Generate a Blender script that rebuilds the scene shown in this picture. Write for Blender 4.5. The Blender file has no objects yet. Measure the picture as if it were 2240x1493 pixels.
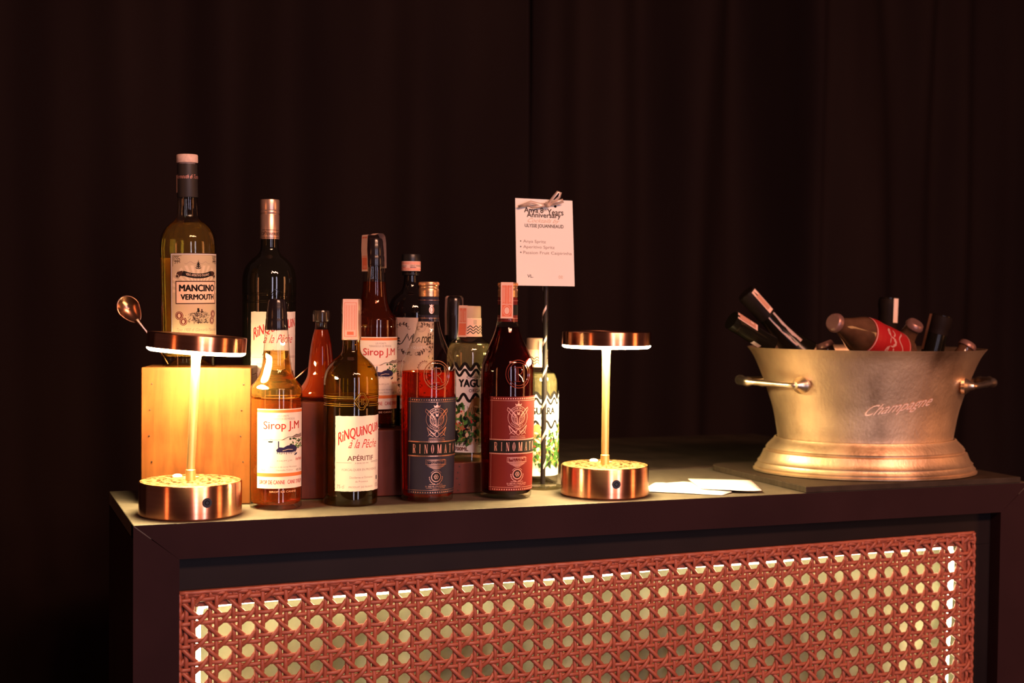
import bpy, bmesh, math, random
import numpy as np
from mathutils import Vector, Matrix

# ------------------------------------------------------------------ camera, world, lights, exposure
sc = bpy.context.scene
COL = sc.collection
PI = math.pi
CT = 1.10                      # height of the bar top above the floor
F_PX = 3051.8                  # focal length in pixels of the 2240 px wide frame
CAM_YAW, CAM_PITCH, CAM_ROLL = 0.3722, 0.0316, 0.0106
CAM = Vector((-0.1809, -1.6809, CT + 0.2722))
_f = Vector((math.sin(CAM_YAW) * math.cos(CAM_PITCH), math.cos(CAM_YAW) * math.cos(CAM_PITCH), -math.sin(CAM_PITCH)))
_r = Vector((math.cos(CAM_YAW), -math.sin(CAM_YAW), 0))
_u = _r.cross(_f)
_r2 = _r * math.cos(CAM_ROLL) + _u * math.sin(CAM_ROLL)
_u2 = _u * math.cos(CAM_ROLL) - _r * math.sin(CAM_ROLL)
cam_d = bpy.data.cameras.new('camera'); cam = bpy.data.objects.new('camera', cam_d); COL.objects.link(cam)
M = Matrix.Identity(4)
for i in range(3):
    M[i][0], M[i][1], M[i][2], M[i][3] = _r2[i], _u2[i], -_f[i], CAM[i]
cam.matrix_world = M
cam_d.sensor_width = 36; cam_d.lens = F_PX / 2240 * 36
cam_d.clip_start = 0.05; cam_d.clip_end = 50
cam_d.dof.use_dof = True; cam_d.dof.focus_distance = 1.80; cam_d.dof.aperture_fstop = 4.5
sc.camera = cam

w = bpy.data.worlds.new('world'); sc.world = w; w.use_nodes = True
w.node_tree.nodes['Background'].inputs[0].default_value = (0.9, 0.42, 0.36, 1)
w.node_tree.nodes['Background'].inputs[1].default_value = 0.055

sc.view_settings.view_transform = 'Standard'; sc.view_settings.look = 'None'
sc.view_settings.exposure = 0.0; sc.view_settings.gamma = 1.0; sc.view_settings.use_curve_mapping = False
sc.cycles.max_bounces = 14; sc.cycles.transmission_bounces = 12; sc.cycles.transparent_max_bounces = 24
sc.cycles.glossy_bounces = 6; sc.cycles.diffuse_bounces = 4
sc.cycles.sample_clamp_indirect = 6.0; sc.cycles.use_denoising = True
sc.cycles.blur_glossy = 0.0

def area(name, loc, target, sx, sy, power, color):
    l = bpy.data.lights.new(name, 'AREA'); l.shape = 'RECTANGLE'; l.size = sx; l.size_y = sy
    l.energy = power; l.color = color
    o = bpy.data.objects.new(name, l); COL.objects.link(o); o.location = loc
    d = Vector(target) - Vector(loc)
    o.rotation_euler = d.to_track_quat('-Z', 'Y').to_euler()
    return o
for k in range(9):           # a ceiling bar of small stage lamps above and behind the camera
    area('stage_lamp', (0.1 + 0.2 * k, -3.0 + 0.09 * ((k * 5) % 3), 2.9 + 0.10 * ((k * 7) % 4)), (0.6, 0.2, 1.2), 0.13, 0.13, 132 / 9, (1.0, 0.45, 0.275))
area('tall_tube_light', (0.28, -2.85, 1.35), (0.4, 0.1, 1.25), 0.24, 1.5, 11.0, (0.84, 0.76, 1.0))
area('tall_tube_light', (1.17, -2.60, 1.35), (0.4, 0.1, 1.25), 0.24, 1.5, 9.5, (0.84, 0.76, 1.0))
area('amber_uplight', (-2.4, -1.3, 1.35), (0.2, 0.1, 1.2), 0.25, 1.2, 6.0, (1.0, 0.30, 0.10))
area('amber_uplight', (3.3, -1.9, 1.5), (1.1, 0.1, 1.2), 0.5, 1.4, 16.0, (1.0, 0.36, 0.12))
WARM = (1.0, 0.76, 0.36)

# ------------------------------------------------------------------ helpers
def tag(o, label, cat, group=None, kind=None):
    if label: o['label'] = label
    if cat: o['category'] = cat
    if group: o['group'] = group
    if kind: o['kind'] = kind
    return o
def thing(name, label, cat, loc=(0, 0, 0), rz=0.0, group=None):
    o = bpy.data.objects.new(name, None); COL.objects.link(o)
    o.empty_display_size = 0.05
    o.location = loc; o.rotation_euler = (0, 0, rz)
    return tag(o, label, cat, group)

_mats = {}
def mat(name, color=(0.8, 0.8, 0.8), rough=0.5, metal=0.0, spec=0.5, emit=None, es=0.0, aniso=0.0, trans=0.0, ior=1.45, coat=0.0, sheen=0.0, sss=0.0):
    if name in _mats: return _mats[name]
    m = bpy.data.materials.new(name); m.use_nodes = True; _mats[name] = m
    b = m.node_tree.nodes['Principled BSDF']
    I = b.inputs
    I['Base Color'].default_value = (*color, 1); I['Roughness'].default_value = rough; I['Metallic'].default_value = metal
    I['Specular IOR Level'].default_value = spec; I['IOR'].default_value = ior
    I['Transmission Weight'].default_value = trans; I['Anisotropic'].default_value = aniso
    I['Coat Weight'].default_value = coat; I['Sheen Weight'].default_value = sheen
    if emit: I['Emission Color'].default_value = (*emit, 1); I['Emission Strength'].default_value = es
    if aniso:
        I['Anisotropic Rotation'].default_value = 0.25
        t = m.node_tree.nodes.new('ShaderNodeTangent'); t.direction_type = 'RADIAL'; t.axis = 'Z'
        m.node_tree.links.new(t.outputs[0], I['Tangent'])
    return m
def N(m, t, **kw):
    n = m.node_tree.nodes.new(t)
    for k, v in kw.items():
        if k in n.inputs: n.inputs[k].default_value = v
        else: setattr(n, k, v)
    return n
def L(m, a, b): m.node_tree.links.new(a, b)
def BS(m): return m.node_tree.nodes['Principled BSDF']
def coords(m, scale=(1, 1, 1)):
    tc = N(m, 'ShaderNodeTexCoord'); mp = N(m, 'ShaderNodeMapping'); mp.inputs['Scale'].default_value = scale
    L(m, tc.outputs['Object'], mp.inputs[0]); return mp.outputs[0]
def ramp(m, fac, stops):
    r = N(m, 'ShaderNodeValToRGB'); L(m, fac, r.inputs[0])
    e = r.color_ramp.elements
    while len(e) < len(stops): e.new(0.5)
    for i, (p, c) in enumerate(stops): e[i].position = p; e[i].color = (*c, 1)
    return r.outputs[0]
def noise_color(m, stops, scale=10, detail=4, vec=(1, 1, 1), bump=0.0, bscale=None, dist=0.001):
    v = coords(m, vec)
    n = N(m, 'ShaderNodeTexNoise'); n.inputs['Scale'].default_value = scale; n.inputs['Detail'].default_value = detail
    L(m, v, n.inputs['Vector'])
    L(m, ramp(m, n.outputs[0], stops), BS(m).inputs['Base Color'])
    if bump:
        n2 = N(m, 'ShaderNodeTexNoise'); n2.inputs['Scale'].default_value = bscale or scale; n2.inputs['Detail'].default_value = 3
        L(m, v, n2.inputs['Vector'])
        b = N(m, 'ShaderNodeBump'); b.inputs['Strength'].default_value = bump; b.inputs['Distance'].default_value = dist
        L(m, n2.outputs[0], b.inputs['Height']); L(m, b.outputs[0], BS(m).inputs['Normal'])
    return m

def thin_glass(name, tint=(0.97, 0.97, 0.93), edge=(0.35, 0.33, 0.25), rough=0.02, diff=0.0, dcol=(0.2, 0.12, 0.02)):
    """thin wall of glass: clear face on, deeper in colour at a grazing angle, mirror-like by Fresnel"""
    if name in _mats: return _mats[name]
    m = bpy.data.materials.new(name); m.use_nodes = True; _mats[name] = m
    nt = m.node_tree; nt.nodes.remove(BS(m)); out = nt.nodes['Material Output']
    lw = N(m, 'ShaderNodeLayerWeight'); lw.inputs[0].default_value = 0.5
    pw = N(m, 'ShaderNodeMath', operation='POWER'); L(m, lw.outputs['Facing'], pw.inputs[0]); pw.inputs[1].default_value = 3.0
    mx = N(m, 'ShaderNodeMix', data_type='RGBA'); L(m, pw.outputs[0], mx.inputs[0])
    mx.inputs[6].default_value = (*tint, 1); mx.inputs[7].default_value = (*edge, 1)
    tr = N(m, 'ShaderNodeBsdfTransparent'); L(m, mx.outputs[2], tr.inputs[0])
    gl = N(m, 'ShaderNodeBsdfGlossy'); gl.inputs['Roughness'].default_value = rough
    fr = N(m, 'ShaderNodeFresnel'); ge = N(m, 'ShaderNodeNewGeometry'); im = N(m, 'ShaderNodeMix', data_type='FLOAT'); im.inputs[2].default_value = 1.5; im.inputs[3].default_value = 1 / 1.5
    L(m, ge.outputs['Backfacing'], im.inputs[0]); L(m, im.outputs[0], fr.inputs[0])
    ms = N(m, 'ShaderNodeMixShader'); L(m, fr.outputs[0], ms.inputs[0]); L(m, tr.outputs[0], ms.inputs[1]); L(m, gl.outputs[0], ms.inputs[2])
    last = ms.outputs[0]
    if diff:
        df = N(m, 'ShaderNodeBsdfDiffuse'); df.inputs[0].default_value = (*dcol, 1)
        tl = N(m, 'ShaderNodeBsdfTranslucent'); tl.inputs[0].default_value = (*dcol, 1)
        m1 = N(m, 'ShaderNodeMixShader'); m1.inputs[0].default_value = 0.5; L(m, df.outputs[0], m1.inputs[1]); L(m, tl.outputs[0], m1.inputs[2])
        m2 = N(m, 'ShaderNodeMixShader'); m2.inputs[0].default_value = diff; L(m, last, m2.inputs[1]); L(m, m1.outputs[0], m2.inputs[2])
        last = m2.outputs[0]
    L(m, last, out.inputs[0])
    return m
def liquid(name, color, diff=0.2, dcol=None, ior=1.34):
    if name in _mats: return _mats[name]
    m = bpy.data.materials.new(name); m.use_nodes = True; _mats[name] = m
    nt = m.node_tree; nt.nodes.remove(BS(m)); out = nt.nodes['Material Output']
    rf = N(m, 'ShaderNodeBsdfGlass'); rf.inputs['Color'].default_value = (*color, 1); rf.inputs['IOR'].default_value = ior; rf.inputs['Roughness'].default_value = 0.0
    dcol = dcol or color
    df = N(m, 'ShaderNodeBsdfDiffuse'); df.inputs[0].default_value = (*dcol, 1)
    tl = N(m, 'ShaderNodeBsdfTranslucent'); tl.inputs[0].default_value = (*dcol, 1)
    m1 = N(m, 'ShaderNodeMixShader'); m1.inputs[0].default_value = 0.6; L(m, df.outputs[0], m1.inputs[1]); L(m, tl.outputs[0], m1.inputs[2])
    m2 = N(m, 'ShaderNodeMixShader'); m2.inputs[0].default_value = diff; L(m, rf.outputs[0], m2.inputs[1]); L(m, m1.outputs[0], m2.inputs[2])
    L(m, m2.outputs[0], out.inputs[0])
    return m

class MB:
    """collects geometry and links it as one mesh object"""
    def __init__(s): s.v = []; s.f = []; s.m = []; s.sm = []
    def add(s, vs, fs, mi=0, smooth=True):
        o = len(s.v); s.v += [tuple(p) for p in vs]
        for f in fs: s.f.append(tuple(i + o for i in f)); s.m.append(mi); s.sm.append(smooth)
        return s
    def lathe(s, prof, seg=64, mi=0, sx=1.0, sy=1.0, cz=0.0, smooth=True):
        vs = []; fs = []; rings = []
        for r, z in prof:
            if r < 1e-6: rings.append([len(vs)]); vs.append((0, 0, z + cz))
            else:
                rings.append(list(range(len(vs), len(vs) + seg)))
                vs += [(r * sx * math.cos(2 * PI * k / seg), r * sy * math.sin(2 * PI * k / seg), z + cz) for k in range(seg)]
        for a, b in zip(rings, rings[1:]):
            if len(a) == 1 and len(b) == 1: continue
            for k in range(seg):
                k2 = (k + 1) % seg
                if len(a) == 1: fs.append((a[0], b[k2], b[k]))
                elif len(b) == 1: fs.append((a[k], a[k2], b[0]))
                else: fs.append((a[k], a[k2], b[k2], b[k]))
        return s.add(vs, fs, mi, smooth)
    def box(s, lo, hi, mi=0, bev=0.0, mx=None):
        bm = bmesh.new(); bmesh.ops.create_cube(bm, size=1)
        for v in bm.verts:
            v.co = Vector([(lo[i] + hi[i]) / 2 + v.co[i] * (hi[i] - lo[i]) for i in range(3)])
        if bev: bmesh.ops.bevel(bm, geom=bm.edges[:], offset=bev, segments=3, affect='EDGES', profile=0.5)
        if mx is not None: bm.transform(mx)
        bm.verts.index_update()
        s.add([v.co for v in bm.verts], [[v.index for v in f.verts] for f in bm.faces], mi, False)
        bm.free(); return s
    def tube(s, pts, rad, seg=8, mi=0, cap=True, up=None, flat=1.0):
        pts = [Vector(p) for p in pts]; n = len(pts); vs = []; fs = []
        t0 = (pts[1] - pts[0]).normalized()
        ref = Vector(up) if up else (Vector((0, 0, 1)) if abs(t0.z) < 0.9 else Vector((1, 0, 0)))
        for i, p in enumerate(pts):
            t = (pts[min(i + 1, n - 1)] - pts[max(i - 1, 0)]).normalized()
            a = t.cross(ref).normalized(); b = a.cross(t).normalized()
            if not up: ref = b
            r = rad[i] if hasattr(rad, '__len__') else rad
            for k in range(seg):
                q = 2 * PI * k / seg
                vs.append(p + a * (r * math.cos(q)) + b * (r * flat * math.sin(q)))
        for i in range(n - 1):
            for k in range(seg):
                k2 = (k + 1) % seg
                fs.append((i * seg + k, i * seg + k2, (i + 1) * seg + k2, (i + 1) * seg + k))
        if cap:
            fs.append(tuple(range(seg - 1, -1, -1))); fs.append(tuple((n - 1) * seg + k for k in range(seg)))
        return s.add(vs, fs, mi, True)
    def build(s, name, mats, parent=None, auto=35):
        me = bpy.data.meshes.new(name); me.from_pydata(s.v, [], s.f)
        for m in (mats if isinstance(mats, (list, tuple)) else [mats]): me.materials.append(m)
        me.polygons.foreach_set('material_index', s.m); me.polygons.foreach_set('use_smooth', s.sm)
        bm = bmesh.new(); bm.from_mesh(me); bmesh.ops.recalc_face_normals(bm, faces=bm.faces[:])
        for e in bm.edges:
            if len(e.link_faces) == 2 and e.calc_face_angle(0) > math.radians(auto): e.smooth = False
        bm.to_mesh(me); bm.free(); me.update()
        o = bpy.data.objects.new(name, me); COL.objects.link(o)
        if parent is not None: o.parent = parent
        return o

def smooth_prof(pts, n=5):
    """Catmull-Rom through profile points"""
    out = []
    P_ = [pts[0]] + list(pts) + [pts[-1]]
    for i in range(1, len(P_) - 2):
        p0, p1, p2, p3 = P_[i - 1:i + 3]
        for k in range(n):
            t = k / n
            out.append(tuple(0.5 * (2 * p1[j] + (p2[j] - p0[j]) * t + (2 * p0[j] - 5 * p1[j] + 4 * p2[j] - p3[j]) * t * t + (-p0[j] + 3 * p1[j] - 3 * p2[j] + p3[j]) * t ** 3) for j in (0, 1)))
    out.append(pts[-1])
    return [(max(r, 0.0), z) for r, z in out]

# ------------------------------------------------------------------ flat print art, bent onto its surface
_tcache = {}
def text_mesh(txt, bold=0.0, shear=0.0):
    key = (txt, bold, shear)
    if key in _tcache: return _tcache[key]
    cu = bpy.data.curves.new('t', 'FONT'); cu.body = txt; cu.offset = bold; cu.shear = shear; cu.resolution_u = 3; cu.fill_mode = 'FRONT'
    ob = bpy.data.objects.new('t', cu)
    me = bpy.data.meshes.new_from_object(ob)
    vs = [(v.co.x, v.co.y) for v in me.vertices]; fs = [tuple(p.vertices) for p in me.polygons]
    bpy.data.objects.remove(ob); bpy.data.curves.remove(cu); bpy.data.meshes.remove(me)
    _tcache[key] = (vs, fs); return vs, fs
class Art:
    """print on a label: u runs right, y runs DOWN, both in label units; colours are material names"""
    def __init__(s): s.items = []; s.lay = 0; s.mats = []
    def mi(s, m):
        if m not in s.mats: s.mats.append(m)
        return s.mats.index(m)
    def raw(s, vs, fs, m, lay=None):
        s.items.append((vs, fs, s.mi(m), s.lay if lay is None else lay))
    def up(s): s.lay += 1
    def poly(s, pts, m): s.raw(list(pts), [tuple(range(len(pts)))], m)
    def rect(s, u0, y0, u1, y1, m): s.poly([(u0, y0), (u1, y0), (u1, y1), (u0, y1)], m)
    def frame(s, u0, y0, u1, y1, t, m):
        s.rect(u0, y0, u1, y0 + t, m); s.rect(u0, y1 - t, u1, y1, m); s.rect(u0, y0 + t, u0 + t, y1 - t, m); s.rect(u1 - t, y0 + t, u1, y1 - t, m)
    def disc(s, cu, cy, r, m, ry=None, n=18, rot=0):
        ry = ry or r
        s.poly([(cu + r * math.cos(2 * PI * k / n) * math.cos(rot) - ry * math.sin(2 * PI * k / n) * math.sin(rot), cy + r * math.cos(2 * PI * k / n) * math.sin(rot) + ry * math.sin(2 * PI * k / n) * math.cos(rot)) for k in range(n)], m)
    def line(s, pts, wd, m, taper=False):
        n = len(pts); vs = []
        for i, p in enumerate(pts):
            a = pts[max(i - 1, 0)]; b = pts[min(i + 1, n - 1)]
            dx, dy = b[0] - a[0], b[1] - a[1]; l = math.hypot(dx, dy) or 1
            h = wd / 2 * ((1 - abs(2 * i / (n - 1) - 1) * 0.85) if taper else 1)
            vs += [(p[0] - dy / l * h, p[1] + dx / l * h), (p[0] + dy / l * h, p[1] - dx / l * h)]
        s.raw(vs, [(2 * i, 2 * i + 1, 2 * i + 3, 2 * i + 2) for i in range(n - 1)], m)
    def arc(s, cu, cy, r, a0, a1, wd, m, n=20, ry=None):
        ry = ry or r
        s.line([(cu + r * math.cos(math.radians(a0 + (a1 - a0) * k / n)), cy - ry * math.sin(math.radians(a0 + (a1 - a0) * k / n))) for k in range(n + 1)], wd, m)
    def ring(s, cu, cy, r, wd, m, ry=None): s.arc(cu, cy, r, 0, 360, wd, m, 28, ry)
    def text(s, t, u0, y0, u1, y1, m, bold=0.0, shear=0.0, warp=None):
        if bold and not warp:
            e = bold * 3.2 * abs(y1 - y0)
            for dx, dy in ((-.5, 0), (.5, 0), (0, -.35), (0, .35)): s.text(t, u0 + (dx * e if True else 0), y0 + dy * e, u1 + dx * e, y1 + dy * e, m, 0.0, shear)
            return
        vs, fs = text_mesh(t, 0.0, shear)
        if not vs: return
        xs = [v[0] for v in vs]; ys = [v[1] for v in vs]
        x0, x1, b0, b1 = min(xs), max(xs), min(ys), max(ys)
        o = []
        for x, y in vs:
            a = (x - x0) / (x1 - x0); b = (y - b0) / (b1 - b0)
            o.append(warp(a, b) if warp else (u0 + a * (u1 - u0), y1 + b * (y0 - y1)))
        s.raw(o, fs, m)
    def leaf(s, u, y, l, wd, ang, m):
        c, sn = math.cos(ang), math.sin(ang)
        pts = [(0, 0), (.3, .5), (.6, .45), (1, 0), (.6, -.45), (.3, -.5)]
        s.poly([(u + (a * l) * c - (b * wd) * sn, y + (a * l) * sn + (b * wd) * c) for a, b in pts], m)
    def build(s, name, fn, parent=None, cut=None, eps=0.00006, cuty=None):
        """fn(u, y, off) -> 3D point"""
        bm = bmesh.new()
        lay = bm.verts.layers.float.new('lay')
        for vs, fs, mi, ly in s.items:
            bv = []
            for x, y in vs:
                v = bm.verts.new((x, y, 0)); v[lay] = ly; bv.append(v)
            for f in fs:
                try: nf = bm.faces.new([bv[i] for i in f]); nf.material_index = mi
                except ValueError: pass
        if cut:
            xs = [v.co.x for v in bm.verts]; k = math.floor(min(xs) / cut)
            while k * cut < max(xs):
                bmesh.ops.bisect_plane(bm, geom=bm.verts[:] + bm.edges[:] + bm.faces[:], plane_co=(k * cut + 0.0137, 0, 0), plane_no=(1, 0, 0)); k += 1
        if cuty:
            ys = [v.co.y for v in bm.verts]; k = math.floor(min(ys) / cuty)
            while k * cuty < max(ys):
                bmesh.ops.bisect_plane(bm, geom=bm.verts[:] + bm.edges[:] + bm.faces[:], plane_co=(0, k * cuty + 0.0137, 0), plane_no=(0, 1, 0)); k += 1
        for v in bm.verts:
            v.co = Vector(fn(v.co.x, v.co.y, v[lay] * eps))
        bm.normal_update()
        me = bpy.data.meshes.new(name); bm.to_mesh(me); bm.free()
        for m in s.mats: me.materials.append(m)
        o = bpy.data.objects.new(name, me); COL.objects.link(o)
        if parent is not None: o.parent = parent
        return o

# inks and papers
def ink(name, c, rough=0.55, metal=0.0): return mat('print_' + name, c, rough, metal, spec=0.25)
K = ink('black', (0.008, 0.006, 0.006), 0.8); DB = ink('dark_brown', (0.05, 0.022, 0.015)); RED = ink('red', (0.55, 0.035, 0.03))
CREAM = ink('cream', (0.80, 0.72, 0.60)); TAN = ink('tan', (0.56, 0.47, 0.29)); RAY = ink('ray', (0.70, 0.60, 0.40))
WHITE = ink('white', (0.85, 0.83, 0.78)); PEACH = ink('peach', (0.82, 0.62, 0.42)); ORANGE = ink('orange', (0.72, 0.19, 0.05))
NAVY = ink('navy', (0.020, 0.016, 0.030)); CRIMSON = ink('crimson', (0.13, 0.010, 0.008)); FOIL = ink('foil', (0.85, 0.42, 0.26), 0.3, 0.9)
FOIL2 = ink('pink_foil', (0.75, 0.36, 0.30), 0.45, 0.5)
GREEN = ink('green', (0.04, 0.12, 0.02)); DGREEN = ink('dark_green', (0.015, 0.04, 0.012)); LGREEN = ink('light_green', (0.10, 0.30, 0.06)); BROWN = ink('brown', (0.35, 0.19, 0.07))
INDIGO = ink('indigo', (0.02, 0.012, 0.06)); MAROON = ink('maroon', (0.14, 0.03, 0.02)); STRIP = ink('strip_paper', (0.80, 0.52, 0.42)); STRED = ink('strip_red', (0.72, 0.17, 0.09)); GREY = ink('grey', (0.28, 0.2, 0.17))
KRAFT = ink('kraft', (0.62, 0.45, 0.33))

# ------------------------------------------------------------------ placing by the photograph's measurements
def ray(px, py):
    return (_r2 * ((px - 1120) / F_PX) + _u2 * ((746.5 - py) / F_PX) + _f)
def at_y(px, py, y):
    d = ray(px, py); t = (y - CAM.y) / d.y; return CAM + d * t
def at_z(px, py, z):
    d = ray(px, py); t = (z - CAM.z) / d.z; return CAM + d * t
def at_d(px, py, depth): return CAM + ray(px, py) * depth
def face_cam(x, y): return math.atan2(CAM.y - y, CAM.x - x)

# ------------------------------------------------------------------ the room
vel = mat('curtain_cloth', (0.006, 0.004, 0.004), 0.9, spec=0.06)
noise_color(vel, [(0.3, (0.0105, 0.0064, 0.0070)), (0.7, (0.015, 0.0092, 0.0092))], 6, 3, (1, 1, 0.15), 0.25, 900, 0.0003)
def curtain(name, x0, x1, y, z0, z1, seed, label, group, amp=0.035):
    rnd = random.Random(seed); nx, nz = int(190 * (x1 - x0)), 24
    folds = []; x = x0
    while x < x1 + 0.3:
        folds.append((x, rnd.uniform(0.05, 0.13), rnd.uniform(0.5, 1.3), rnd.uniform(-0.06, 0.06))); x += rnd.uniform(0.17, 0.36)
    vs = []
    for j in range(nz + 1):
        t = j / nz; z = z0 + (z1 - z0) * t
        for i in range(nx + 1):
            xx = x0 + (x1 - x0) * i / nx; d = 0
            for fx, fw, fa, sl in folds:
                q = (xx - fx - sl * (1 - t) * 2.2) / fw
                if abs(q) < 3.2: d += fa * math.exp(-q * q)
            d += 0.22 * math.sin(xx * 17 + 2 * math.sin(z * 1.3)) + 0.05 * math.sin(xx * 41 + z)
            vs.append((xx, y - amp * 1.7 * d, z))
    fs = [(j * (nx + 1) + i, j * (nx + 1) + i + 1, (j + 1) * (nx + 1) + i + 1, (j + 1) * (nx + 1) + i) for j in range(nz) for i in range(nx)]
    b = MB(); b.add(vs, fs)
    hem = [(x0, y, z0), (x1, y, z0)]
    o = b.build(name, vel, auto=80)
    md = o.modifiers.new('thickness', 'SOLIDIFY'); md.thickness = 0.003
    tag(o, label, 'curtain', group)
    return o
curtain('stage_curtain', -0.95, 1.10, 1.62, 0.01, 3.15, 4, 'black pleated curtain hanging behind the bottles and wooden crates', 'black curtains behind the bar', 0.060)
curtain('stage_curtain', 1.106, 5.6, 1.64, 0.01, 3.15, 11, 'black pleated curtain hanging behind the champagne bucket', 'black curtains behind the bar', 0.085)
b = MB(); b.tube([(-1.0, 1.60, 3.17), (5.7, 1.62, 3.17)], 0.02, 12); tag(b.build('curtain_rail', mat('rail_metal', (0.05, 0.05, 0.05), 0.4, 0.9)), 'dark metal rail the black curtains hang from', 'rail')

fl = mat('floor_boards', (0.03, 0.02, 0.018), 0.6); noise_color(fl, [(0.3, (0.02, 0.013, 0.012)), (0.7, (0.045, 0.03, 0.026))], 3, 5, (1, 8, 1))
b = MB(); b.box((-4, -5, -0.05), (6, 2.6, 0.0)); tag(b.build('floor', fl), None, None, kind='structure')
wl = mat('wall_paint', (0.02, 0.015, 0.016), 0.8); noise_color(wl, [(0.3, (0.016, 0.012, 0.013)), (0.7, (0.026, 0.02, 0.02))], 4)
b = MB(); b.box((-4, 2.6, 0), (6, 2.7, 3.4)); tag(b.build('wall_back', wl), None, None, kind='structure')

# ------------------------------------------------------------------ the bar counter
frame_m = mat('bar_black_paint', (0.03, 0.02, 0.02), 0.55, spec=0.07)
noise_color(frame_m, [(0.25, (0.0165, 0.0070, 0.0082)), (0.75, (0.025, 0.0105, 0.0120))], 7, 5, (1, 1, 1), 0.08, 400, 0.0003)
top_m = mat('bar_top_laminate', (0.05, 0.045, 0.04), 0.48, spec=0.4)
noise_color(top_m, [(0.3, (0.072, 0.058, 0.044)), (0.7, (0.105, 0.086, 0.064))], 60, 4, (1, 1, 1), 0.25, 700, 0.0003)
inner_m = mat('bar_inner_board', (0.022, 0.016, 0.017), 0.5, spec=0.15)
noise_color(inner_m, [(0.3, (0.009, 0.006, 0.0065)), (0.7, (0.014, 0.009, 0.009))], 8)
W, DEP, HR, PW = 1.322, 0.30, 0.0433, 0.0535
bar = thing('bar_counter', 'black framed bar counter with a lit woven cane front panel', 'bar counter', (0, 0, 0))
def bbox(name, lo, hi, m, bev=0.0012, label=None):
    b = MB(); b.box(lo, hi, 0, bev); o = b.build(name, m, bar)
    if label: o['label'] = label
    return o
bbox('counter_top', (0.0, 0.0, CT - 0.018), (W, DEP, CT), top_m)
# front frame with mitred corners
b = MB()
def mitre(pts):
    y0, y1 = -0.0004, 0.022
    vs = [(x, y0, z) for x, z in pts] + [(x, y1, z) for x, z in pts]
    n = len(pts)
    b.add(vs, [tuple(range(n)), tuple(range(2 * n - 1, n - 1, -1))] + [(k, (k + 1) % n, n + (k + 1) % n, n + k) for k in range(n)], 0, False)
g = 0.0005
zt, zb, z1 = CT - 0.0006, CT - HR, 0.0
b = MB(); mitre([(g * 2, zt), (W - g * 2, zt), (W - PW + g, zb), (PW - g, zb)]); b.build('top_rail', frame_m, bar)
for x0, x1 in ((0, PW), (W, W - PW)):
    sgn = 1 if x1 > x0 else -1
    b = MB(); mitre([(x0, zt - g * 2), (x1 - sgn * 0, zb - g), (x1, 0.06), (x0, 0.0)]); b.build('post', frame_m, bar)
b = MB(); mitre([(PW + g, 0.10), (W - PW - g, 0.10), (W - PW - g, 0.0), (PW + g, 0.0)]); b.build('bottom_rail', frame_m, bar)
bbox('side_panel', (0.0, 0.022, 0.0), (0.018, DEP, CT - 0.019), frame_m)
bbox('side_panel', (W - 0.018, 0.022, 0.0), (W, DEP, CT - 0.019), frame_m)
# cane grid
P_, Q_, GX, GZ, TL, YC = 0.0285, 0.0281, 0.1098, CT - 0.1350, 0.0110, 0.0150
def cz(u): return GZ + (u) * TL
zc_l, zc_r = GZ + 1.74 * Q_, GZ + 1.74 * Q_ + 1.13 * TL
XL, XR = 0.0542, 1.2335
ZBOT = GZ - 20.5 * Q_
# dark fascia behind the cane, with the opening for the light
ops = dict(x0=0.0758, x1=1.2140)
zo = GZ - 0.0 + Q_ * 1.03          # top of opening near the left end
b = MB(); y0, y1 = 0.0225, 0.030
def quad_board(pts, y0, y1, mi=0):
    vs = [(x, y0, z) for x, z in pts] + [(x, y1, z) for x, z in pts]; n = len(pts)
    b.add(vs, [tuple(range(n)), tuple(range(2 * n - 1, n - 1, -1))] + [(k, (k + 1) % n, n + (k + 1) % n, n + k) for k in range(n)], mi, False)
zoR = zo + TL * 1.10
quad_board([(0.019, CT - 0.019), (W - 0.019, CT - 0.019), (W - 0.019, zoR), (0.019, zo)], y0, y1)
quad_board([(0.019, zo), (ops['x0'], zo), (ops['x0'], 0.11), (0.019, 0.11)], y0, y1)
quad_board([(ops['x1'], zoR), (W - 0.019, zoR), (W - 0.019, 0.11), (ops['x1'], 0.11)], y0, y1)
quad_board([(ops['x0'], ZBOT + .03), (ops['x1'], ZBOT + .03), (ops['x1'], 0.11), (ops['x0'], 0.11)], y0, y1)
b.build('inner_board', inner_m, bar)
# terracotta mounting frame the cane is stapled to
cane_m = mat('cane', (0.46, 0.115, 0.055), 0.42, spec=0.45)
noise_color(cane_m, [(0.2, (0.25, 0.064, 0.038)), (0.8, (0.38, 0.110, 0.066))], 60, 5, (1, 1, 1), 0.15, 300, 0.0004)
cback_m = mat('cane_frame_paint', (0.22, 0.06, 0.035), 0.7)
b = MB()
quad_board([(XL, zc_l), (XR, zc_r), (XR, zoR), (XL, zo)], 0.0180, 0.0224)
quad_board([(XL, zo), (ops['x0'], zo), (ops['x0'], ZBOT), (XL, ZBOT)], 0.0180, 0.0224)
quad_board([(ops['x1'], zoR), (XR, zoR), (XR, ZBOT), (ops['x1'], ZBOT)], 0.0180, 0.0224)
b.build('cane_frame', cback_m, bar)
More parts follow.
